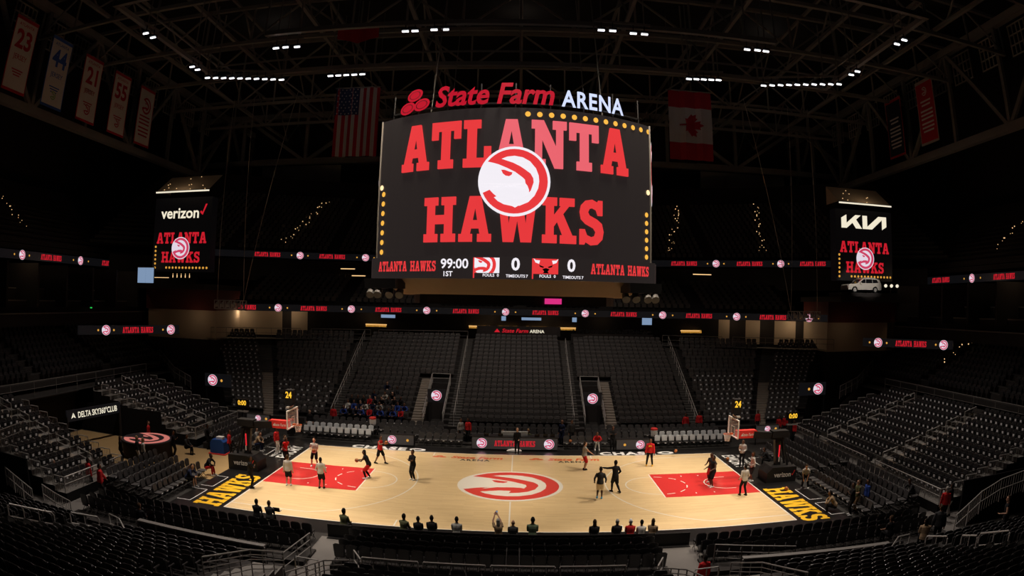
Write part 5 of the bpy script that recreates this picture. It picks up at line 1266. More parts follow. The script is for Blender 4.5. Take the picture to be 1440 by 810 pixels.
# ------------------------------------------------------------------ rails of the end stands
for sx, side in ((1, 'right'), (-1, 'left')):
    for bi, (y0, y1) in enumerate(END_BLOCKS[sx]):
        nm = 'right end stand' if sx > 0 else ('nearer' if bi == 0 else 'farther') + ' left end stand'
        gaps = [v for a in END_AISLES[sx] for v in a if y0 < v < y1]; cuts = [y0]+gaps+[y1]
        for i, (a, b) in enumerate(zip(cuts[::2], cuts[1::2])):
            rail('slatted front rail of the %s, %s stretch' % (nm, ORD[i]), [(sx*(EX0+.05), a, EZ0), (sx*(EX0+.05), b, EZ0)], .85, 2, 1.6, 'steel', .03, None, 8)
        for y, w2 in ((y0, 'near'), (y1, 'far')):
            for k in range(0, ND-1):
                if sx > 0 and k > 8: continue
                rail('slatted side panel, %s step, %s edge of the %s' % (ORD[k], w2, nm), [(sx*(end_x(k)+.08), y, end_z(k)), (sx*(end_x(k+1)-.04), y, end_z(k))], .85, 2, .8, 'steel', .022, 'stepped side panels, %s edge of the %s' % (w2, nm), 6)
        for ai, (a, b) in enumerate(END_AISLES[sx]):
            if not (y0 < a < y1): continue
            for k in (1, 3, 5, 7, 9):
                x0, x1 = end_x(k)+.1, end_x(k+1)+.35; y = (a+b)/2
                rail('stair rail, %s row, %s stair of the %s' % (ORD[k], ('nearer', 'farther')[ai] if sx > 0 else 'only', nm), [(sx*x0, y, end_z(k)), (sx*x1, y, end_z(k+1))], .9, 2, 1.2, 'steel', .026)
    rail('rail along the walkway atop the %s end stand' % side, [(sx*32.0, -16, 3.4), (sx*32.0, 12, 3.4)], 1.1, 2, 2.5, 'rail_dark', .022)
for lab, pts, mb_ in (('tall slatted rail on the far right corner wall', [(27.3, 12.2, 2.9), (30.5, 14.6, 3.3), (34, 17.5, 4.5)], 4), ('tall slatted rail on the far left corner wall', [(-27.3, 12.2, 2.6), (-30.5, 14.6, 3.0), (-34, 17.5, 4.2)], 4),
                      ('curved rail over the near right corner walkway', [(26.5, -12.5, 2.1), (28.2, -15.5, 2.3), (28.8, -18.5, 2.6)], 6), ('curved rail over the near left corner walkway', [(-27.0, -9.5, 2.2), (-26.0, -12.5, 2.3), (-24.6, -15.5, 2.4)], 6)):
    rail(lab, pts, 1.1, 2, 1.6, 'rail_dark' if 'near' in lab else 'rail_dark', .025, None, mb_)
# ------------------------------------------------------------------ near rails, ledges
for i, (a, b) in enumerate(((-5.3, -3.2), (-3.0, -.75), (-.55, 1.75), (1.95, 4.35))):
    t = rail('slatted rail with broad top before the middle near block, %s from the left' % ORD[i], [(a, -14.2, .0), (b, -14.2, .0)], 1.12, 2, 2.4, 'steel', .03, None, 7)
    MB().box(((b-a)/2, 0, 1.14), (b-a, .10, .045)).build('cap', M['rail_dark'], t)
for lab, a, b in (('long dark ledge before the left near block', (-15.6, -13.72), (-9.3, -14.0)), ('long dark ledge before the right near block', (9.0, -13.95), (15.6, -14.5))):
    t = thing('ledge', lab, 'ledge', (a[0], a[1], 0)); d = Vector((b[0]-a[0], b[1]-a[1], 0)); an = math.atan2(d.y, d.x); n = d.length
    MB().box((d.x/2, d.y/2, 1.02), (n, .26, .07), an).build('top', M['rail_dark'], t); MB().box((d.x/2, d.y/2+.12, .5), (n, .06, .96), an).build('front_panel', M['black'], t)
    mb = MB()
    for i in range(7): p = d*(i/6); mb.bar((p.x, p.y-.1, 0), (p.x, p.y-.1, 1.0), .08)
    mb.build('post', M['rail_dark'], t)
def hoop_rail(lab, a, b, z0, h=.92, drop=0.0, z1=None):
    """one closed pipe loop with a mid bar, standing on two legs"""
    A, B = Vector((a[0], a[1], z0)), Vector((b[0], b[1], z0 if z1 is None else z1)); t = thing('hoop_rail', lab, 'railing', A); d = B-A
    P = [Vector((0, 0, 0)), Vector((0, 0, h-.08)), Vector((0, 0, h))+d*.04, d*(.96-drop)+Vector((0, 0, h)), d+Vector((0, 0, h-.08-drop*1.2)), d]
    MB().tube(P, .03, 6).build('loop', M['steel'], t); MB().tube([Vector((0, 0, h*.52)), d+Vector((0, 0, h*.52))], .026, 6).build('mid_bar', M['steel'], t)
    for f in ((.33, .66) if d.length > 2 else (.5,)): MB().tube([d*f, d*f+Vector((0, 0, h))], .022, 6).build('post', M['steel'], t)
for lab, a, b, dr in (
    ('widest pipe loop rail on the left near aisle', (-16.05, -21.33, 2.79), (-15.56, -19.38, 2.05), 0),
    ('middle pipe loop rail on the left near aisle', (-16.11, -17.83, 1.54), (-15.24, -17.04, 1.29), 0),
    ('small slant-ended pipe loop rail on the left near aisle', (-15.95, -15.42, 0.83), (-14.36, -16.42, 1.1), 0.3),
    ('slant-ended pipe loop rail on the right near aisle, nearest the ledge', (15.61, -15.89, 0.96), (14.56, -16.08, 1.01), 0.3),
    ('pipe loop rail on the right near aisle, second from the ledge', (15.36, -17.32, 1.37), (15.37, -18.64, 1.79), 0),
    ('pipe loop rail on the right near aisle, third from the ledge', (15.38, -19.44, 2.07), (15.1, -20.59, 2.47), 0),
    ('pipe loop rail on the right near aisle, farthest from the ledge', (15.57, -20.2, 2.34), (15.29, -21.99, 3.02), 0),
    ): hoop_rail(lab, a, b, a[2], .92, dr, b[2])
rail('slatted rail before the outer left near block, outer length', [(-25.8, -12.6, .5), (-21.5, -14.7, .62)], 1.0, 2, 1.4, 'steel', .026, None, 3)
rail('slatted rail before the outer left near block, inner length', [(-22.0, -13.4, .4), (-20.4, -14.2, .5), (-18.6, -15.0, .62)], 1.05, 2, 1.2, 'steel', .026, None, 4)
rail('slatted rail before the outer right near block', [(19.9, -13.9, .3), (22.2, -13.1, .9), (23.4, -13.3, 1.4), (25.0, -13.6, 1.7)], 1.15, 2, 1.1, 'steel', .026, None, 6)
rail('slatted rail behind the yellow strap at the right near corner', [(26.0, -12.6, 1.9), (27.6, -13.6, 2.2), (29, -15, 2.6)], 1.15, 2, 1.2, 'steel', .026, None, 6)
# vomitory rails beside the two near stairs
for s, side in ((-1, 'left'), (1, 'right')):
    rail('sloping cable rail along the outer edge of the %s near stairwell' % side, [(s*8.3, -14.6, .15), (s*8.3, near_y(8, 3), near_z(3)), (s*8.3, near_y(8, 7), near_z(7))], 1.0, 5, 1.0, 'rail_dark', .022)
    rail('sloping cable rail along the inner edge of the %s near stairwell' % side, [(s*5.7, -14.6, .15), (s*5.7, near_y(6, 3), near_z(3)), (s*5.7, near_y(6, 7), near_z(7))], 1.0, 5, 1.0, 'rail_dark', .022)
    rail('pipe rail at the back of the %s near courtside block' % side, [(s*8.3, -12.5, .1), (s*11.6, -13.3, .0)] if s > 0 else [(s*8.0, -12.2, .1), (s*8.4, -14.4, .0), (s*11.0, -14.9, .1)], 1.0, 3, 1.3, 'rail_dark', .026)
    hoop_rail('pipe loop beside the middle courtside block at %s' % side, (s*5.9 if s < 0 else 6.0, -13.1), (s*5.4 if s < 0 else 5.6, -14.0), 0, .95)
    hoop_rail('pipe loop at the foot of the %s near stairwell' % side, (s*7.9, -14.4), (s*6.9, -14.5), 0, .95)
    MB_ = MB().box((s*7.6, -14.9, .01), (.9, .16, .02)); o = MB_.build('step_strip', M['yellow_rubber']); tag(o, 'yellow strip on the floor of the %s near stairwell' % side, 'floor strip')
# dark skirts behind the near courtside chairs
for lab, x0, x1, y in (('black skirt board before the left near aisle gap', -8.0, -6.9, -9.4), ('long black skirt board before the right near aisle gap', 6.4, 8.0, -9.4)):
    t = thing('skirt_board', lab, 'barrier', ((x0+x1)/2, y-.3, 0)); MB().box((0, 0, .32), (x1-x0, .06, .64)).build('panel', M['pad_black'], t); MB().box((0, -.1, .02), (x1-x0, .3, .04)).build('foot', M['black'], t)

# ------------------------------------------------------------------ round platform, tunnel sign, desks
t = thing('round_platform', 'round dark drum with the bird emblem glowing on its top in the left tunnel', 'platform', (-23.85, -.35, 0))
MB().lathe([(1.78, 0), (1.78, .95), (1.85, .97), (1.85, 1.12), (1.8, 1.14)], 40).build('drum', M['wall_dark'], t)
pk = mat('platform_pink', (.70, .26, .22), .5, .3, emit=(.30, .085, .075), estr=1, quiet=True); dk = mat('platform_dark', (.03, .025, .03), .5, .3)
mb = MB(); emblem(mb, lambda a, b, c: (a, b, 1.14+c), 1.78, 0, 1, .006); mb.build('emblem', [dk, pk], t)
t = thing('tunnel_sign', 'lit white lettering sign over the left tunnel entrance', 'sign', (-29.3, .55, 1.95))
an = math.radians(80)
P = lambda a, b, c: (a*math.cos(an)+c*math.sin(an), a*math.sin(an)-c*math.cos(an), b)
mb = MB(); mb.box((0, 0, .25), (5.6, .12, .8), an); mb.build('panel', M['screen_low'], t)
mb = MB(); m2, wd = text('DELTA SKY360\u00b0CLUB', .5, 0, .014); k = 4.1/wd; mb.flat(m2, lambda a, b, c: P(.35+a*k, .05+b*.8, .08)); mb.flat(outline([[(0,0),(.26,.12),(.26,.5)], [(.30,.5),(.30,.12),(.56,0)]]), lambda a, b, c: P(-2.4+a*.8, .05+b*.8, .08)); mb.build('lettering', M['cream_led'], t)
mb = MB(); mb.bar(P(-2.75, -1.95, 0), P(-2.75, .2, 0), .14); mb.bar(P(2.75, -1.95, 0), P(2.75, .2, 0), .14); mb.build('posts', M['wall_dark'], t)
t = thing('equipment_case', 'blue draped equipment case behind the left baseline chairs', 'case', (-19.6, 2.55, 0)); MB().prism([(-.55, 0), (.55, 0), (.52, .85), (.3, 1.05), (-.4, 1.0), (-.54, .8)], lambda a, b, c: (a, c-.4, b), .8).build('drape', M['blue'], t); MB().box((0, 0, .04), (1.3, 1.0, .08)).build('base', M['red_pad'], t); MB().box((.1, 0, 1.1), (.5, .4, .16)).build('towel_stack', M['white'], t)
t = thing('display_table', 'dark table with papers and lit tablet at the right corner, by two standing people', 'table', (25.2, -9.6, 0)); MB().box((0, 0, .92), (2.6, .9, .05)).build('top', M['black'], t); MB().box((0, 0, .45), (2.5, .8, .88)).build('skirt', M['black_cloth'], t)
for i in range(4): MB().box((-.8+.5*i, -.1+.1*(i % 2), .955), (.35, .25, .012), .3*i).build('paper', M['cover'], t)
t = thing('strap', 'yellow strap draped over the slatted rail at the right near corner', 'strap', (27.6, -13.6, 3.35)); mb = MB(); mb.tube([(-.5, .3, .02), (0, 0, .08), (.5, -.4, .02), (.6, -.5, -.2)], .06, 6); mb.build('band', M['floor_yellow'], t)
mb = MB(); mb.box((26.5, -12, 1.2), (9.5, .1, 2.4)); structure(mb, 'wall_curtain_right', M['black_cloth'], 'black drape at the near end of the right stand')
mb = MB(); mb.box((-28, -12.4, 1.1), (8, .1, 2.2)); structure(mb, 'wall_curtain_left', M['black_cloth'], 'black drape at the near end of the left stand')
# basketballs
def ball(lab, p, r=.12, src=[None]):
    t = thing('basketball', lab, 'ball', p)
    MB().ball((0, 0, 0), r, 16).build('cover', M['ball'], t, True)
    mb = MB()
    for ax in range(2): mb.tube([((r+.001)*math.cos(a), (r+.001)*math.sin(a)*(1 if ax == 0 else 0), (r+.001)*math.sin(a)*(0 if ax == 0 else 1)) for a in [2*PI*i/20 for i in range(20)]], .003, 4, closed=True)
    mb.build('seam', M['black'], t)
    return t
for lab, p in (('basketball on the apron before the seated man in red', (5.2, 8.75, .12)), ('basketball by the right hoop base', (15.9, -2.5, .12)), ('basketball resting on the floor by the left hoop base pad', (-17.0, 2.2, .12)), ('basketball bouncing above the floor near the far right of the court', (11.4, 7.0, .42)), ('basketball on the apron behind the right baseline, by the white lettering', (14.75, 5.3, .12)), ('basketball on a front chair right of the scorers table', (4.15, 9.72, .60))):
    ball(lab, p)

t = thing('courtside_bench', 'long low black bench of the front row along the near sideline', 'bench', (-.3, -9.35, 0))
MB().box((0, 0, .38), (14.6, .44, .08)).build('seat', M['vinyl_dark'], t); MB().box((0, -.26, .46), (14.6, .05, .36)).build('backboard', M['vinyl_dark'], t)
for i in range(8): MB().box((-7.1+2.03*i, 0, .17), (.08, .40, .34)).build('leg', M['black'], t)
# ------------------------------------------------------------------ people
SKIN = {'dark': mat('skin_dark', (.075, .036, .022), .55, .3), 'brown': mat('skin_brown', (.16, .08, .05), .55, .3), 'fair': mat('skin_fair', (.50, .29, .20), .55, .3)}
CLOTH = {}
def cloth(name, col):
    if name not in CLOTH: CLOTH[name] = mat('cloth_'+name, col, .85, .15, noise=.10, nscale=6)
    return CLOTH[name]
DYES = {'white': (.66, .64, .60), 'grey': (.33, .33, .32), 'lightgrey': (.50, .47, .44), 'black': (.012, .012, .014), 'charcoal': (.035, .035, .038), 'red': (.50, .022, .025), 'navy': (.015, .02, .05),
        'blue': (.03, .07, .32), 'cream': (.62, .52, .36), 'yellow': (.75, .42, .03), 'olive': (.10, .11, .06), 'hair_black': (.012, .010, .009), 'hair_brown': (.05, .028, .015), 'hair_blond': (.30, .20, .10), 'hair_grey': (.36, .34, .32),
        'shoe_black': (.012, .012, .012), 'shoe_white': (.7, .7, .7), 'shoe_yellow': (.75, .40, .02), 'shoe_blue': (.06, .30, .55), 'tan': (.30, .21, .13), 'green': (.10, .14, .09), 'pink': (.65, .10, .20)}
def dye(n): return cloth(n, DYES[n])
def chain(mb, pts, rad, n=10, side=None, ry=None, cap0=1.0):
    """closed tapered tube with rounded ends; rad = radii across `side`, ry = radii the other way"""
    P = [Vector(p) for p in pts]; rx = list(rad); ry = list(ry or rad)
    a, b = (P[0]-P[1]).normalized(), (P[-1]-P[-2]).normalized()
    m0, m1 = min(rx[0], ry[0]), min(rx[-1], ry[-1])
    P = [P[0]+a*m0*.8*cap0, P[0]+a*m0*.5*cap0]+P+[P[-1]+b*m1*.5, P[-1]+b*m1*.8]
    e0 = (.45, .82) if cap0 == 1.0 else (.8, .96)
    rx = [rx[0]*e0[0], rx[0]*e0[1]]+rx+[rx[-1]*.82, rx[-1]*.45]; ry = [ry[0]*e0[0], ry[0]*e0[1]]+ry+[ry[-1]*.82, ry[-1]*.45]
    k = len(P); vs = []; fs = []
    for i, p in enumerate(P):
        t = (P[min(i+1, k-1)]-P[max(i-1, 0)]).normalized()
        s = Vector(side) if side else (Vector((1, 0, 0)) if abs(t.x) < .9 else Vector((0, 1, 0)))
        s = (s-t*s.dot(t)).normalized(); u = t.cross(s)
        for j in range(n): an = 2*PI*j/n; vs.append(p+s*math.cos(an)*rx[i]+u*math.sin(an)*ry[i])
    fs = [(i*n+j, i*n+(j+1) % n, (i+1)*n+(j+1) % n, (i+1)*n+j) for i in range(k-1) for j in range(n)]
    fs += [tuple(range(n-1, -1, -1)), tuple((k-1)*n+j for j in range(n))]
    return mb.add(vs, fs)
def ik(a, b, l1, l2, hint):
    a, b = Vector(a), Vector(b); d = b-a; L = min(d.length, (l1+l2)*.995); d = d.normalized(); b = a+d*L
    x = (l1*l1-l2*l2+L*L)/(2*L); h = math.sqrt(max(0, l1*l1-x*x)); hv = Vector(hint); hv = (hv-d*hv.dot(d))
    return a+d*x+hv.normalized()*h, b
def pose(hip=(0, 0, .95), lean=(0, .02), twist=0.0, wl=(-.27, .06, .80), wr=(.27, .06, .80), al=(-.11, 0, .09), ar=(.11, 0, .09), toe=(0, 1), toe_r=None, el=None, er=None, head=(0, 0), knee=(0, 1, 0), knee_r=None, curl=.35):
    return dict(hip=Vector(hip), lean=lean, twist=twist, wl=wl, wr=wr, al=al, ar=ar, toe=toe, toe_r=toe_r or toe, el=el, er=er, head=head, knee=knee, knee_r=knee_r or knee, curl=curl)
def remesh(o, vox, it=2):
    m = o.modifiers.new('fuse', 'REMESH'); m.mode = 'VOXEL'; m.voxel_size = vox; m.use_smooth_shade = True
    if it: s = o.modifiers.new('soften', 'SMOOTH'); s.factor = .5; s.iterations = it
def skeleton(p):
    H = p['hip']; lx, ly = p['lean']
    ch = H+Vector((lx*.7, ly*.7, .36*math.sqrt(max(.1, 1-ly*ly*1.2)))); nk = H+Vector((lx*1.1, ly*1.1, .53*math.sqrt(max(.1, 1-ly*ly*1.2))))
    c, s = math.cos(p['twist']), math.sin(p['twist']); sd = Vector((c, s, 0)); fw = Vector((-s, c, 0))
    J = dict(H=H, ch=ch, nk=nk, sd=sd, fw=fw, sl=nk-sd*.18-Vector((0, 0, .075)), sr=nk+sd*.18-Vector((0, 0, .075)))
    hx, hy = p['head']; J['hd'] = nk+Vector((lx*.2, ly*.2, .135)); hf = (fw+sd*hx+Vector((0, 0, hy))).normalized(); J['hf'] = hf
    J['hs'] = Vector((hf.y, -hf.x, 0)).normalized(); J['hu'] = J['hs'].cross(hf)
    J['ell'], J['wl'] = ik(J['sl'], p['wl'], .29, .26, p['el'] or (-.5, -1, -.3)); J['elr'], J['wr'] = ik(J['sr'], p['wr'], .29, .26, p['er'] or (.5, -1, -.3))
    J['hl'], J['hr'] = H-sd*.095-Vector((0, 0, .04)), H+sd*.095-Vector((0, 0, .04))
    J['kl'], J['al'] = ik(J['hl'], p['al'], .43, .43, p['knee']); J['kr'], J['ar'] = ik(J['hr'], p['ar'], .43, .43, p['knee_r'])
    return J
def foot_pts(a, t): t = Vector((t[0], t[1], 0)).normalized(); a = Vector(a); return [a-t*.05+Vector((0, 0, -.045)), a+t*.06+Vector((0, 0, -.045)), a+t*.17+Vector((0, 0, -.058))]
def body_mesh(p, J):
    mb = MB(); H, ch, nk, sd, fw = J['H'], J['ch'], J['nk'], J['sd'], J['fw']
    chain(mb, [H-Vector((0, 0, .06)), H+Vector((0, 0, .04)), H.lerp(ch, .5), ch, ch.lerp(nk, .55), nk-Vector((0, 0, .03))], [.145, .155, .135, .17, .165, .08], 14, sd, [.105, .11, .095, .115, .10, .065])
    chain(mb, [nk-Vector((0, 0, .06)), J['hd']-Vector((0, 0, .02))], [.074, .062])
    hd, hf, hs, hu = J['hd'], J['hf'], J['hs'], J['hu']
    chain(mb, [hd-hu*.055+hf*.035, hd-hu*.01+hf*.022, hd+hu*.05+hf*.008, hd+hu*.10, hd+hu*.135-hf*.005], [.052, .070, .081, .081, .060], 14, hs, [.058, .082, .098, .100, .076])
    chain(mb, [hd+hu*.045+hf*.100, hd+hu*.012+hf*.118], [.010, .016], 8, hs); chain(mb, [hd-hu*.028+hf*.092-hs*.015, hd-hu*.028+hf*.092+hs*.015], [.010, .010], 8)
    for s in (-1, 1): chain(mb, [hd+hu*.045+hs*s*.083-hf*.01, hd+hu*.0+hs*s*.078-hf*.008], [.012, .009], 8, hf, [.022, .014])
    for s, sh, el, wr in ((-1, 'sl', 'ell', 'wl'), (1, 'sr', 'elr', 'wr')):
        A, E, W = J[sh], J[el], J[wr]
        chain(mb, [nk.lerp(A, .5)-Vector((0, 0, .03)), A, A.lerp(E, .35), E, E.lerp(W, .3), W], [.075, .062, .053, .042, .041, .028])
        d = (W-E).normalized(); u = sd*s; u = (u-d*u.dot(d)); u = u.normalized() if u.length > .05 else Vector((0, 0, 1)); nrm = d.cross(u)*s; acr = d.cross(nrm).normalized()
        K = W+d*.095; chain(mb, [W+d*.015, W+d*.05, K], [.027, .040, .042], 10, acr, [.019, .020, .017])
        cu = p['curl']
        for q, ln in zip((-1.5, -.5, .5, 1.5), (.070, .082, .078, .060)):
            b0 = K+acr*q*.0215*-1; m1 = b0+(d*math.cos(cu)-nrm*math.sin(cu))*ln*.5; t1 = m1+(d*math.cos(cu*2.2)-nrm*math.sin(cu*2.2))*ln*.5
            chain(mb, [b0-d*.02, m1, t1], [.0105, .0098, .0088], 8)
        th = W+d*.03+acr*.032; t1 = th+(d*.5+acr*.8-nrm*.25).normalized()*.036; t2 = t1+(d*.9+acr*.25-nrm*.4).normalized()*.030
        chain(mb, [th-acr*.01, t1, t2], [.0135, .012, .0098], 8)
    for h, k, a, t in (('hl', 'kl', 'al', p['toe']), ('hr', 'kr', 'ar', p['toe_r'])):
        A, K, N = J[h], J[k], J[a]
        chain(mb, [A, A.lerp(K, .4), K, K.lerp(N, .33), K.lerp(N, .75), N], [.095, .085, .058, .060, .042, .036])
        f = foot_pts(N, t); chain(mb, [N, f[0]], [.036, .040]); chain(mb, f, [.040, .044, .034], 10, None, [.036, .034, .024])
    return mb
def shirt_mesh(J, sleeve, long=.0, hem=-.06, fat=0.0):
    mb = MB(); H, ch, nk, sd = J['H'], J['ch'], J['nk'], J['sd']; g = .017+fat
    chain(mb, [H+Vector((0, 0, hem)), H+Vector((0, 0, .06)), H.lerp(ch, .5), ch, ch.lerp(nk, .55), nk-Vector((0, 0, .045))], [.178+g, .166+g, .142+g, .172+g, .158+g, .085+g], 14, sd, [.138+g, .130+g, .106+g, .118+g, .106+g, .078+g], .15)
    for sh, el, wr in (('sl', 'ell', 'wl'), ('sr', 'elr', 'wr')):
        A, E, W = J[sh], J[el], J[wr]; B = nk.lerp(A, .5)-Vector((0, 0, .035))
        if sleeve == 0: chain(mb, [B, A], [.090, .070])
        elif sleeve == 1: chain(mb, [B, A, A.lerp(E, .55)], [.090, .072, .068])
        else: chain(mb, [B, A, A.lerp(E, .4), E, E.lerp(W, .4), E.lerp(W, .93)], [.090+fat, .074+fat, .066+fat, .056+fat, .053+fat, .038+fat])
    return mb
def trouser_mesh(J, ln, p):
    mb = MB(); H, sd = J['H'], J['sd']; chain(mb, [H-Vector((0, 0, .07)), H+Vector((0, 0, .04))], [.178, .168], 14, sd, [.138, .130])
    for h, k, a in (('hl', 'kl', 'al'), ('hr', 'kr', 'ar')):
        A, K, N = J[h], J[k], J[a]
        if ln == 'shorts': chain(mb, [A, A.lerp(K, .5), A.lerp(K, .88)], [.108, .106, .100])
        else: chain(mb, [A, A.lerp(K, .45), K, K.lerp(N, .4), K.lerp(N, .93)], [.106, .094, .072, .069, .054])
    return mb
def person(label, loc, rz, ps, top, bottom, skin='fair', hair='hair_black', shoes='shoe_black', k=1.0, sleeve=2, ln='pants', hairlen=0, vox=.014, extra=None, group=None, fat=0.0, leggings=None):
    J = skeleton(ps)
    o = body_mesh(ps, J).build('person', SKIN[skin], None, True); tag(o, label, 'person', group); o.location = loc; o.rotation_euler.z = rz; o.scale = (k, k, k); remesh(o, vox)
    def part(nm, mb, m, v=.02, lab=None):
        c = mb.build(nm, m, o, True); remesh(c, v, 1)
        if lab: c['label'] = lab
        return c
    part('shirt', shirt_mesh(J, sleeve, fat=fat), dye(top), .02)
    if leggings:
        mb = MB()
        for h, kk, a in (('hl', 'kl', 'al'), ('hr', 'kr', 'ar')): chain(mb, [J[h].lerp(J[kk], .6), J[kk], J[kk].lerp(J[a], .35), J[kk].lerp(J[a], .95)], [.082, .066, .067, .046])
        part('leggings', mb, dye(leggings), .016)
    part('shorts' if ln == 'shorts' else 'trousers', trouser_mesh(J, ln, ps), dye(bottom), .02)
    for a, t in (('al', ps['toe']), ('ar', ps['toe_r'])):
        mb = MB(); f = foot_pts(J[a], t); chain(mb, [J[a]-Vector((0, 0, .0)), f[0]], [.046, .052]); chain(mb, f, [.050, .054, .042], 10, None, [.042, .042, .030]); part('shoe', mb, dye(shoes), .016)
    hd, hf, hs, hu = J['hd'], J['hf'], J['hs'], J['hu']
    if hair:
        mb = MB(); chain(mb, [hd-hu*.01-hf*.052, hd+hu*.05-hf*.036, hd+hu*.10-hf*.016, hd+hu*.138-hf*.010], [.068, .086, .089, .068], 14, hs, [.052, .080, .098, .084])
        if hairlen: chain(mb, [hd+hu*.05-hf*.06, hd-hu*.08-hf*.075, hd-hu*(.08+hairlen)-hf*.085], [.085, .085, .05], 12, hs, [.05, .045, .03])
        part('hair', mb, dye(hair), .014)
    eye = MB()
    for s in (-1, 1): e = MB(); e.ball(hd+hu*.048+hf*.097+hs*s*.031, .011, 8); e.build('eye', M['black'], o, True)
    if extra: extra(o, J, part)
    return o
def on_hand(o, p): return o.matrix_basis @ Vector(p)
def held_ball(lab, o, p):
    bpy.context.view_layer.update(); q = o.location + Matrix.Rotation(o.rotation_euler.z, 3, 'Z') @ (Vector(p)*o.scale.x); ball(lab, tuple(q))
UP, LEFTW, RIGHTW = 0.0, PI/2, -PI/2
STAND = pose(); 
CROSS = pose(wl=(.10, .22, 1.20), wr=(-.10, .24, 1.22), el=(-.8, .2, -.8), er=(.8, .2, -.8))
WALK = pose(al=(-.10, .26, .09), ar=(.10, -.24, .13), wl=(-.28, -.12, .86), wr=(.28, .22, .92), lean=(0, .05))
SIT = pose(hip=(0, -.02, .52), lean=(0, .06), wl=(-.10, .40, .62), wr=(.10, .40, .62), al=(-.13, .42, .09), ar=(.13, .42, .09), el=(-.45, -.7, -.5), er=(.45, -.7, -.5))
SITF = pose(hip=(0, -.02, .53), lean=(0, .28), wl=(-.06, .50, .66), wr=(.06, .50, .66), al=(-.15, .44, .09), ar=(.15, .44, .09), el=(-1, 0, 0), er=(1, 0, 0))
# ---- players and staff on the court
o = person('person in light grey top holding a ball under the left hoop, facing the camera', (-12.36, 1.84, 0), PI, pose(wl=(-.12, .28, 1.12), wr=(.20, .16, 1.10), al=(-.2, .02, .09), ar=(.2, .02, .09)), 'lightgrey', 'black', 'fair', 'hair_brown', 'shoe_white', 1.05, 1, 'shorts')
held_ball('basketball held by the person in light grey under the left hoop', o, (-.06, .32, 1.08))
person('person in white top and shorts, back turned, at the left end of the key', (-12.48, -2.72, 0), .1, pose(al=(-.12, 0, .09), ar=(.12, .02, .09)), 'lightgrey', 'black', 'fair', 'hair_brown', 'shoe_white', 1.02, 2, 'shorts')
person('person in white top and shorts, back turned, at the near edge of the left key', (-10.52, -2.62, 0), 0, pose(al=(-.12, 0, .09), ar=(.13, .05, .09), wl=(-.24, .18, .95), wr=(.24, .18, .95)), 'lightgrey', 'black', 'brown', 'hair_black', 'shoe_black', 1.02, 2, 'shorts')
o = person('player in black top, red shorts and leggings aiming a ball at the free throw line', (-8.45, .12, 0), LEFTW, pose(hip=(0, -.06, .86), lean=(0, .20), wl=(-.12, .56, 1.08), wr=(.12, .54, 1.06), al=(-.14, .10, .09), ar=(.14, -.08, .09)), 'black', 'red', 'dark', 'hair_black', 'shoe_white', 1.05, 0, 'shorts', .12, .013, None, None, 0, 'black')
held_ball('basketball held out by the player at the left free throw line', o, (0, .64, 1.04))
o = person('player in red top and black shorts striding with a ball at shoulder height', (-8.5, 3.76, 0), -1.9, pose(al=(-.14, .30, .09), ar=(.14, -.28, .09), wl=(-.06, .34, 1.42), wr=(.22, .42, 1.40), lean=(0, .04)), 'red', 'black', 'brown', 'hair_black', 'shoe_black', 1.06, 0, 'shorts')
held_ball('basketball held at shoulder height by the striding player in red', o, (.06, .50, 1.42))
person('person in all black with folded arms inside the left three-point arc', (-5.78, .46, 0), 2.5, CROSS, 'black', 'black', 'brown', 'hair_black', 'shoe_white', 1.05)
person('person in dark clothes standing on the yellow lettering at the left baseline', (-14.3, -4.0, 0), -1.2, CROSS, 'black', 'black', 'dark', 'hair_black', 'shoe_black', 1.05)
person('player in red crouching slightly at the left baseline under the hoop', (-14.4, 1.83, 0), -2.2, pose(hip=(0, 0, .9), lean=(0, .15), wl=(-.2, .3, 1.0), wr=(.2, .3, 1.0)), 'red', 'black', 'dark', 'hair_black', 'shoe_black', 1.05, 0, 'shorts')
person('person in grey tank top and red shorts gesturing near the far sideline', (4.58, 3.78, 0), RIGHTW+.3, pose(wl=(-.20, .32, 1.12), wr=(.24, .46, 1.02), al=(-.1, .06, .09)), 'grey', 'red', 'fair', 'hair_brown', 'shoe_black', 1.05, 0, 'shorts')
person('person in black top and cream shorts jogging away with blue shoes', (4.82, -2.5, 0), -.2, pose(al=(-.12, -.14, .20), ar=(.10, .16, .09), wl=(-.30, .10, .95), wr=(.28, .12, .98), lean=(0, .06)), 'charcoal', 'cream', 'dark', 'hair_black', 'shoe_blue', 1.04, 2, 'shorts')
person('player in black with one arm stretched out, stepping beside the jogger', (5.83, -1.25, 0), .5, pose(al=(-.02, .22, .09), ar=(.16, -.24, .12), wl=(-.66, .30, 1.42), wr=(.26, .14, .98), el=(-.2, -.3, -1)), 'black', 'black', 'dark', 'hair_black', 'shoe_black', 1.07, 2, 'shorts', 0, .013, None, None, 0, 'black')
def chest_mark(o, J, part):
    mb = MB(); c = J['ch']+J['fw']*.148+Vector((0, 0, .02)); mb.box(c, (.20, .03, .09)); mb.build('chest_mark', dye('yellow'), o)
person('coach in red jacket, black trousers and yellow shoes at the far right of the court', (9.03, 4.65, 0), PI-.3, pose(al=(-.19, .02, .09), ar=(.19, .02, .09), wl=(-.28, .12, .84), wr=(.28, .10, .84)), 'red', 'black', 'brown', 'hair_black', 'shoe_yellow', 1.04, 2, 'pants', 0, .014, chest_mark, None, .02)
person('player in black with red side panels standing in the right key', (11.74, -.82, 0), 1.9, pose(wl=(-.30, .34, 1.08), wr=(.24, .36, 1.06), al=(-.12, .05, .09)), 'black', 'black', 'dark', 'hair_black', 'shoe_white', 1.08, 0, 'shorts')
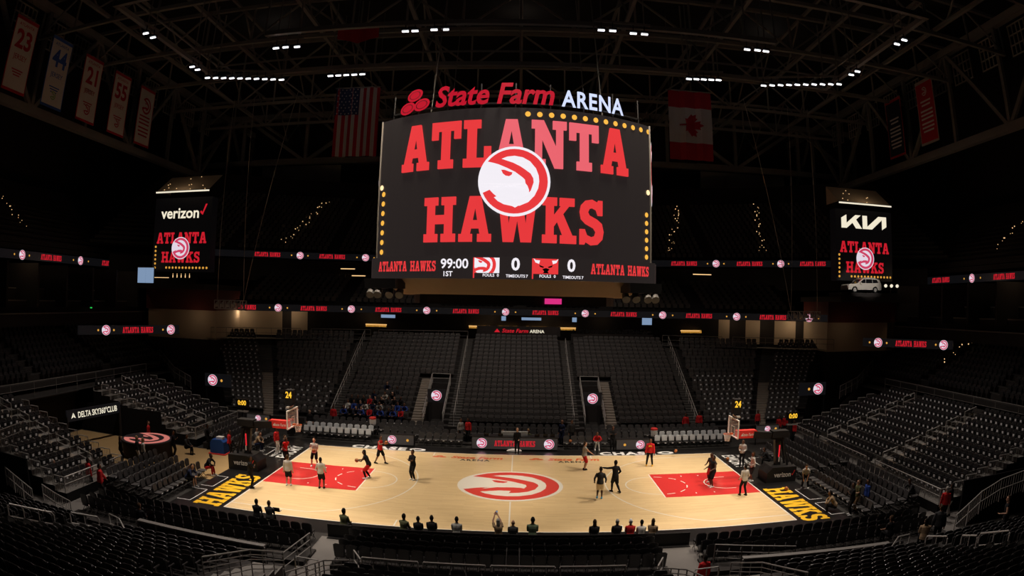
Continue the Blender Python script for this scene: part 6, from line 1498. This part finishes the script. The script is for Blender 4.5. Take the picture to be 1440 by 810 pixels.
person('player in black jersey partly behind the one in the right key', (11.9, .1, 0), 2.2, pose(wl=(-.34, .2, 1.05), wr=(.2, .3, 1.1)), 'charcoal', 'red', 'dark', 'hair_black', 'shoe_white', 1.06, 0, 'shorts')
person('person in white top, black trousers, back turned, at the right key edge', (13.02, -2.85, 0), .25, pose(al=(-.16, .10, .09), ar=(.14, -.06, .09), wl=(-.25, .16, .95), wr=(.25, .16, .95)), 'lightgrey', 'black', 'brown', 'hair_black', 'shoe_black', 1.03)
person('person in white top and dark shorts behind the right baseline, side on', (14.55, -.1, 0), LEFTW, pose(wl=(-.2, .2, 1.0), wr=(.2, .2, 1.0)), 'lightgrey', 'charcoal', 'brown', 'hair_brown', 'shoe_white', 1.04, 2, 'shorts')
person('person in white long-sleeved top by the white lettering behind the right baseline', (15.2, 3.6, 0), 2.6, pose(wl=(-.14, .24, 1.05), wr=(.14, .24, 1.05)), 'lightgrey', 'black', 'brown', 'hair_black', 'shoe_black', 1.03)
person('person in grey bending right over by the right hoop base', (17.2, -2.4, 0), PI-.5, pose(hip=(0, -.1, .88), lean=(0, .52), wl=(-.08, .52, .42), wr=(.08, .52, .42), al=(-.2, 0, .09), ar=(.2, 0, .09), el=(-1, 0, 0), er=(1, 0, 0), head=(0, -.7)), 'grey', 'black', 'fair', 'hair_brown', 'shoe_white', 1.0, 1)
# ---- right baseline corner
person('person in black with a pink collar standing at the right baseline corner', (17.4, -7.9, 0), 1.3, CROSS, 'black', 'black', 'brown', 'hair_black', 'shoe_white', 1.0)
person('person in olive shirt standing at the right baseline corner, middle of three', (17.95, -7.5, 0), 1.6, pose(wl=(-.1, .3, 1.1)), 'olive', 'tan', 'fair', 'hair_brown', 'shoe_black', 1.0, 1)
person('person in blue jacket standing at the right baseline corner', (18.5, -7.6, 0), 1.5, STAND, 'blue', 'charcoal', 'brown', 'hair_black', 'shoe_white', 1.0)
person('person in brown sitting low on the apron edge at the right baseline corner', (16.9, -6.9, -.2), 1.2, SITF, 'tan', 'black', 'brown', 'hair_black', 'shoe_white', .98)
person('person in dark clothes sitting at the near end of the right floor seats', (21.2, -8.3, .4), LEFTW, SITF, 'charcoal', 'black', 'brown', 'hair_black', 'shoe_white', 1.0)
person('person in black shirt sitting at the right end of the right ledge', (16.7, -12.9, .25), .35, SIT, 'black', 'black', 'brown', 'hair_brown', 'shoe_black', 1.0, 1)
person('person in dark jacket standing, back turned, past the right ledge', (19.1, -13.6, .0), -.6, pose(wl=(-.28, .1, .88)), 'charcoal', 'black', 'fair', 'hair_brown', 'shoe_black', 1.1, 2, 'pants', 0, .014, None, None, .03)
person('person with long dark hair and pale shawl seated before the loop rail at right', (17.7, -14.3, .35), -.4, SIT, 'tan', 'black', 'fair', 'hair_black', 'shoe_black', 1.02, 2, 'pants', .30, .014, None, None, .03)
person('person in red top standing at the mouth of the right near corner entry', (21.6, -10.9, 0), -.5, STAND, 'red', 'black', 'fair', 'hair_grey', 'shoe_black', 1.03)
person('person in black and white leaning by the right near corner drape', (22.4, -10.4, 0), .4, CROSS, 'black', 'white', 'dark', 'hair_black', 'shoe_black', 1.0)
person('person in white shirt standing at the dark table in the right corner', (25.6, -10.4, 0), 1.0, CROSS, 'white', 'black', 'dark', 'hair_black', 'shoe_black', 1.04)
person('person in pale top with raised yellow cloth at the dark table in the right corner', (24.5, -10.5, 0), .9, pose(wl=(-.4, .4, 1.25)), 'lightgrey', 'black', 'brown', 'hair_black', 'shoe_black', 1.0, 1)
person('person in black top standing in the right near block behind the outer loop rail', (20.4, -16.9, near_z(2)), .9, pose(wl=(-.20, .28, 1.10)), 'black', 'black', 'fair', 'hair_brown', 'shoe_black', 1.06, 0)
person('person in grey standing at the far right edge of the near block', (21.1, -17.8, near_z(3)), 1.0, STAND, 'grey', 'charcoal', 'brown', 'hair_brown', 'shoe_black', 1.08)
person('person in red shirt at the foot of the right near stairwell, back turned', (7.55, -13.7, -.6), .2, STAND, 'red', 'black', 'dark', 'hair_black', 'shoe_black', 1.0)
# ---- far sideline
person('bald person in black standing before the scorers table at mid-court', (.3, 8.35, 0), PI, pose(wl=(-.12, .26, 1.0), wr=(.26, .1, .85)), 'black', 'black', 'fair', None, 'shoe_black', 1.02)
person('person in red top and white trousers sitting courtside with a ball at the feet', (6.09, 9.8, 0), PI, SITF, 'red', 'white', 'brown', 'hair_black', 'shoe_white', 1.02)
person('person in black standing courtside beside the seated person in red', (7.2, 9.35, 0), PI, CROSS, 'black', 'black', 'brown', 'hair_black', 'shoe_black', 1.02)
person('person in dark suit standing behind the scorers table end, left of two', (3.6, 10.7, .12), PI-.6, pose(wl=(-.1, .25, 1.1)), 'navy', 'navy', 'brown', None, 'shoe_black', 1.05)
person('person in dark suit and white shirt standing behind the scorers table end, right of two', (4.3, 10.8, .12), PI+.5, STAND, 'charcoal', 'black', 'brown', 'hair_black', 'shoe_black', 1.05)
person('person in olive top sitting behind the scorers table near the white panel', (1.1, 10.0, 0), PI, SIT, 'olive', 'black', 'brown', 'hair_blond', 'shoe_black', 1.05)
person('person with orange scarf sitting behind the scorers table', (-.75, 10.0, 0), PI, SIT, 'black', 'black', 'brown', 'hair_brown', 'shoe_black', 1.0)
person('person in grey jacket standing left of the scorers table', (-3.95, 11.0, .12), -2.4, STAND, 'grey', 'black', 'brown', 'hair_black', 'shoe_black', 1.0)
person('person in red vest standing left of the scorers table', (-3.35, 11.0, .12), 2.6, STAND, 'red', 'black', 'dark', 'hair_black', 'shoe_black', 1.02)
for lab, p, a in (('usher in red jacket at the foot of the far left stair', (-14.4, 13.0, .3), PI), ('usher in red jacket behind the right bench chairs', (13.6, 12.9, .3), PI), ('usher in red jacket at the foot of the far right stair', (14.8, 13.1, .35), PI-.4), ('usher in red jacket at the far right section foot', (19.9, 13.0, .35), PI+.3), ('usher in red jacket by the shelf beyond the right baseline clock', (21.3, 11.6, .1), 2.0), ('second usher in red jacket beyond the right baseline clock', (22.0, 11.9, .1), 2.3), ('usher in red jacket at the far end of the right stand rail', (21.7, 9.4, .1), 2.0)):
    person(lab, p, a, STAND, 'red', 'black', 'dark', 'hair_black', 'shoe_black', 1.0, 2, 'pants', 0, .016)
# ---- left end
person('person in red jacket standing by the blue draped case', (-18.6, 2.1, 0), -1.2, STAND, 'red', 'black', 'brown', 'hair_black', 'shoe_white', 1.02)
person('person in black with red cap sitting at the end of the left baseline row', (-17.9, -2.6, 0), RIGHTW, SITF, 'black', 'red', 'dark', 'hair_black', 'shoe_white', 1.0)
person('person in dark clothes with bare knees sitting in the front left baseline row', (-17.75, -5.3, 0), RIGHTW, SITF, 'navy', 'black', 'fair', 'hair_black', 'shoe_white', 1.02, 2, 'shorts')
person('usher in long red coat at the near corner of the left baseline chairs', (-20.9, -9.7, 0), -.9, pose(wl=(-.3, .3, .95)), 'red', 'black', 'brown', 'hair_black', 'shoe_black', 1.05, 2, 'pants', 0, .014, None, None, .03)
person('usher in red coat farther along the walkway beside the left drape', (-22.3, -9.0, 0), -.5, STAND, 'red', 'black', 'dark', 'hair_black', 'shoe_black', 1.03, 2, 'pants', 0, .014, None, None, .02)
person('person in dark grey walking in the shade by the left near drape', (-23.9, -10.4, 0), -.7, WALK, 'charcoal', 'black', 'fair', 'hair_grey', 'shoe_black', 1.0)
person('person in dark vest and white skirt before the round platform', (-23.2, -2.55, 0), -1.0, STAND, 'charcoal', 'white', 'fair', 'hair_blond', 'shoe_black', 1.0)
person('person with blond hair and white top before the round platform', (-22.6, -2.7, 0), -.8, STAND, 'white', 'navy', 'fair', 'hair_blond', 'shoe_white', .98, 2, 'pants', .15)
person('person in dark dress at the left of the round platform', (-24.2, -3.1, 0), -.6, STAND, 'black', 'black', 'fair', 'hair_brown', 'shoe_black', .98, 2, 'pants', .15)
person('person in black suit at the right of the round platform', (-22.0, .2, 0), -1.3, CROSS, 'black', 'black', 'brown', 'hair_black', 'shoe_black', 1.0)
person('person in suit with white shirt and red tie sitting right of the round platform', (-21.6, 1.3, 0), -1.6, SIT, 'charcoal', 'black', 'brown', 'hair_black', 'shoe_black', 1.0)
person('person in red behind the round platform', (-25.2, 1.9, 0), -1.2, STAND, 'red', 'black', 'fair', 'hair_brown', 'shoe_black', 1.0)
person('person in black guarding the tunnel mouth by the stepped stand', (-20.9, 3.2, 0), -1.2, CROSS, 'black', 'black', 'dark', 'hair_black', 'shoe_black', 1.0)
person('photographer in black kneeling beyond the left hoop', (-16.0, 5.1, -.22), -1.5, SITF, 'black', 'black', 'fair', 'hair_brown', 'shoe_black', 1.0)
person('player in yellow and red warmups with white trousers beyond the left hoop', (-15.9, 4.1, 0), -1.8, STAND, 'red', 'white', 'dark', 'hair_black', 'shoe_white', 1.05)
person('person in tan top sitting by the far left baseline chairs', (-17.6, 4.4, 0), RIGHTW, SITF, 'tan', 'navy', 'fair', 'hair_brown', 'shoe_white', 1.0)
person('person in grey sitting in the far left baseline row', (-18.1, 5.6, 0), RIGHTW, SIT, 'grey', 'black', 'fair', 'hair_brown', 'shoe_black', 1.0)
person('person in black standing by the small lit board at the far left corner', (-15.9, 11.4, .1), PI, STAND, 'black', 'black', 'fair', 'hair_brown', 'shoe_black', 1.0)
person('person in black sitting at the left end of the left ledge', (-16.1, -12.9, .1), .0, SIT, 'black', 'black', 'brown', 'hair_brown', 'shoe_black', 1.0)
person('person in dark top crouching by the right hoop stand, beyond the white lettering', (17.1, 3.4, -.1), 1.2, SITF, 'black', 'black', 'brown', 'hair_black', 'shoe_white', 1.0)
# ---- near sideline, seen from behind
for lab, x, top, skin, hair, hl, kk in (('person in black near the left end of the near sideline, beside a laptop user', -11.65, 'black', 'brown', 'hair_black', 0, 1.0), ('bald-templed person in black with a laptop on the near sideline', -11.0, 'charcoal', 'fair', 'hair_brown', 0, 1.0),
        ('person in olive-grey turning right on the near sideline, left aisle gap', -7.35, 'olive', 'brown', 'hair_black', 0, 1.02), ('person in olive jacket leaning right on the near sideline', -4.6, 'olive', 'brown', 'hair_black', 0, 1.0), ('person with a dark cap on the near sideline', -3.95, 'black', 'brown', 'hair_black', 0, .94),
        ('person in black blazer with short dark hair on the near sideline', -3.35, 'black', 'fair', 'hair_black', 0, 1.0), ('person in pale grey hoodie on the near sideline', -2.25, 'grey', 'fair', 'hair_black', 0, 1.0), ('balding person in black on the near sideline beside the halfway line', .2, 'charcoal', 'fair', None, 0, .94),
        ('broad person in dark green jacket on the near sideline', 1.05, 'green', 'brown', 'hair_black', 0, 1.06), ('person with long brown hair in black on the near sideline', 3.75, 'black', 'fair', 'hair_brown', .18, .98), ('person in black with a yellow back print on the near sideline', 4.75, 'black', 'brown', 'hair_grey', 0, .98),
        ('person in white cap and red jersey on the near sideline', 5.35, 'red', 'fair', 'shoe_white', 0, .97), ('person with curly dark hair in white on the near sideline', 5.85, 'white', 'fair', 'hair_black', 0, .93), ('person with long brown hair at the right end of the near middle row', 6.35, 'tan', 'fair', 'hair_brown', .2, .96)):
    person(lab, (x, -9.32, -.08), 0 if 'right' not in lab else -.35, SIT, top, 'black', skin, hair, 'shoe_black', kk, 2, 'pants', hl)
o = person('person with greying hair raising both arms to hold up a phone on the near sideline', (-.42, -9.32, -.08), .1, pose(hip=(0, -.02, .52), lean=(-.02, .02), wl=(-.16, .30, 1.42), wr=(-.02, .32, 1.42), el=(-1, 0, -.4), er=(1, 0, -.4), al=(-.13, .42, .09), ar=(.13, .42, .09)), 'tan', 'black', 'fair', 'hair_grey', 'shoe_black', 1.0, 1, 'pants', .1)
t = thing('phone', 'dark phone held up by the person with raised arms on the near sideline', 'phone', (-.52, -8.93, 1.44)); MB().box((0, 0, 0), (.075, .012, .15)).build('case', M['black'], t); MB().box((0, -.007, 0), (.065, .003, .135)).build('screen', M['cold_screen'], t)
laptop('open laptop on the knees of the person at the near left sideline', (-10.75, -8.85, .66), PI)
# ---- the seated crowd in the far left section
tmpl_cache = {}
rnd = random.Random(11)
tops = ['blue']*6 + ['navy']*3 + ['white']*2 + ['grey', 'black', 'red', 'tan', 'blue']
idx = 0
CROWD = []
for k, (x0, x1, fill) in enumerate(((-14.0, -8.5, .97), (-13.9, -8.5, .95), (-13.8, -8.8, .75), (-13.6, -9.0, .5), (-13.4, -8.6, .22), (-13.4, -10, .14))):
    n = int((x1-x0)/.525)
    for i in range(n):
        if rnd.random() > fill: continue
        CROWD.append((x0+.525*(i+.5), k))
SPECIAL = {}
src = []
for i, (x, k) in enumerate(CROWD):
    left = x < -11
    c = rnd.choice(tops) if k < 2 else ('yellow' if k == 3 and -12.6 < x < -12.0 else rnd.choice(['red', 'black', 'white', 'navy', 'black', 'charcoal', 'navy']) if k > 1 else rnd.choice(tops))
    cname = {'navy': 'navy', 'charcoal': 'dark', 'lightgrey': 'pale'}.get(c, c)
    lab = 'seated spectator in %s in the %s row of the far left section' % (cname, ORD[k]); grp = 'seated spectators in %s, %s row' % (cname, ORD[k])
    loc = (x, far_y(x, k)+.42, far_z(k)); ps = rnd.randrange(2); sk = rnd.choice(['dark', 'brown', 'fair', 'brown'])
    if (ps, sk) not in tmpl_cache:
        o = person(lab, loc, PI, (SIT, SITF)[ps], c, 'black' if ps else 'navy', sk, 'hair_black', 'shoe_white', .96, 2, 'pants', 0, .018, None, grp)
        tmpl_cache[(ps, sk)] = o
    else:
        s = tmpl_cache[(ps, sk)]; o = copy_tree(s, loc, PI+rnd.uniform(-.3, .3), lab, grp)
        for ch in o.children:
            if ch.name.startswith('shirt'): ch.material_slots[0].link = 'OBJECT'; ch.material_slots[0].material = dye(c)
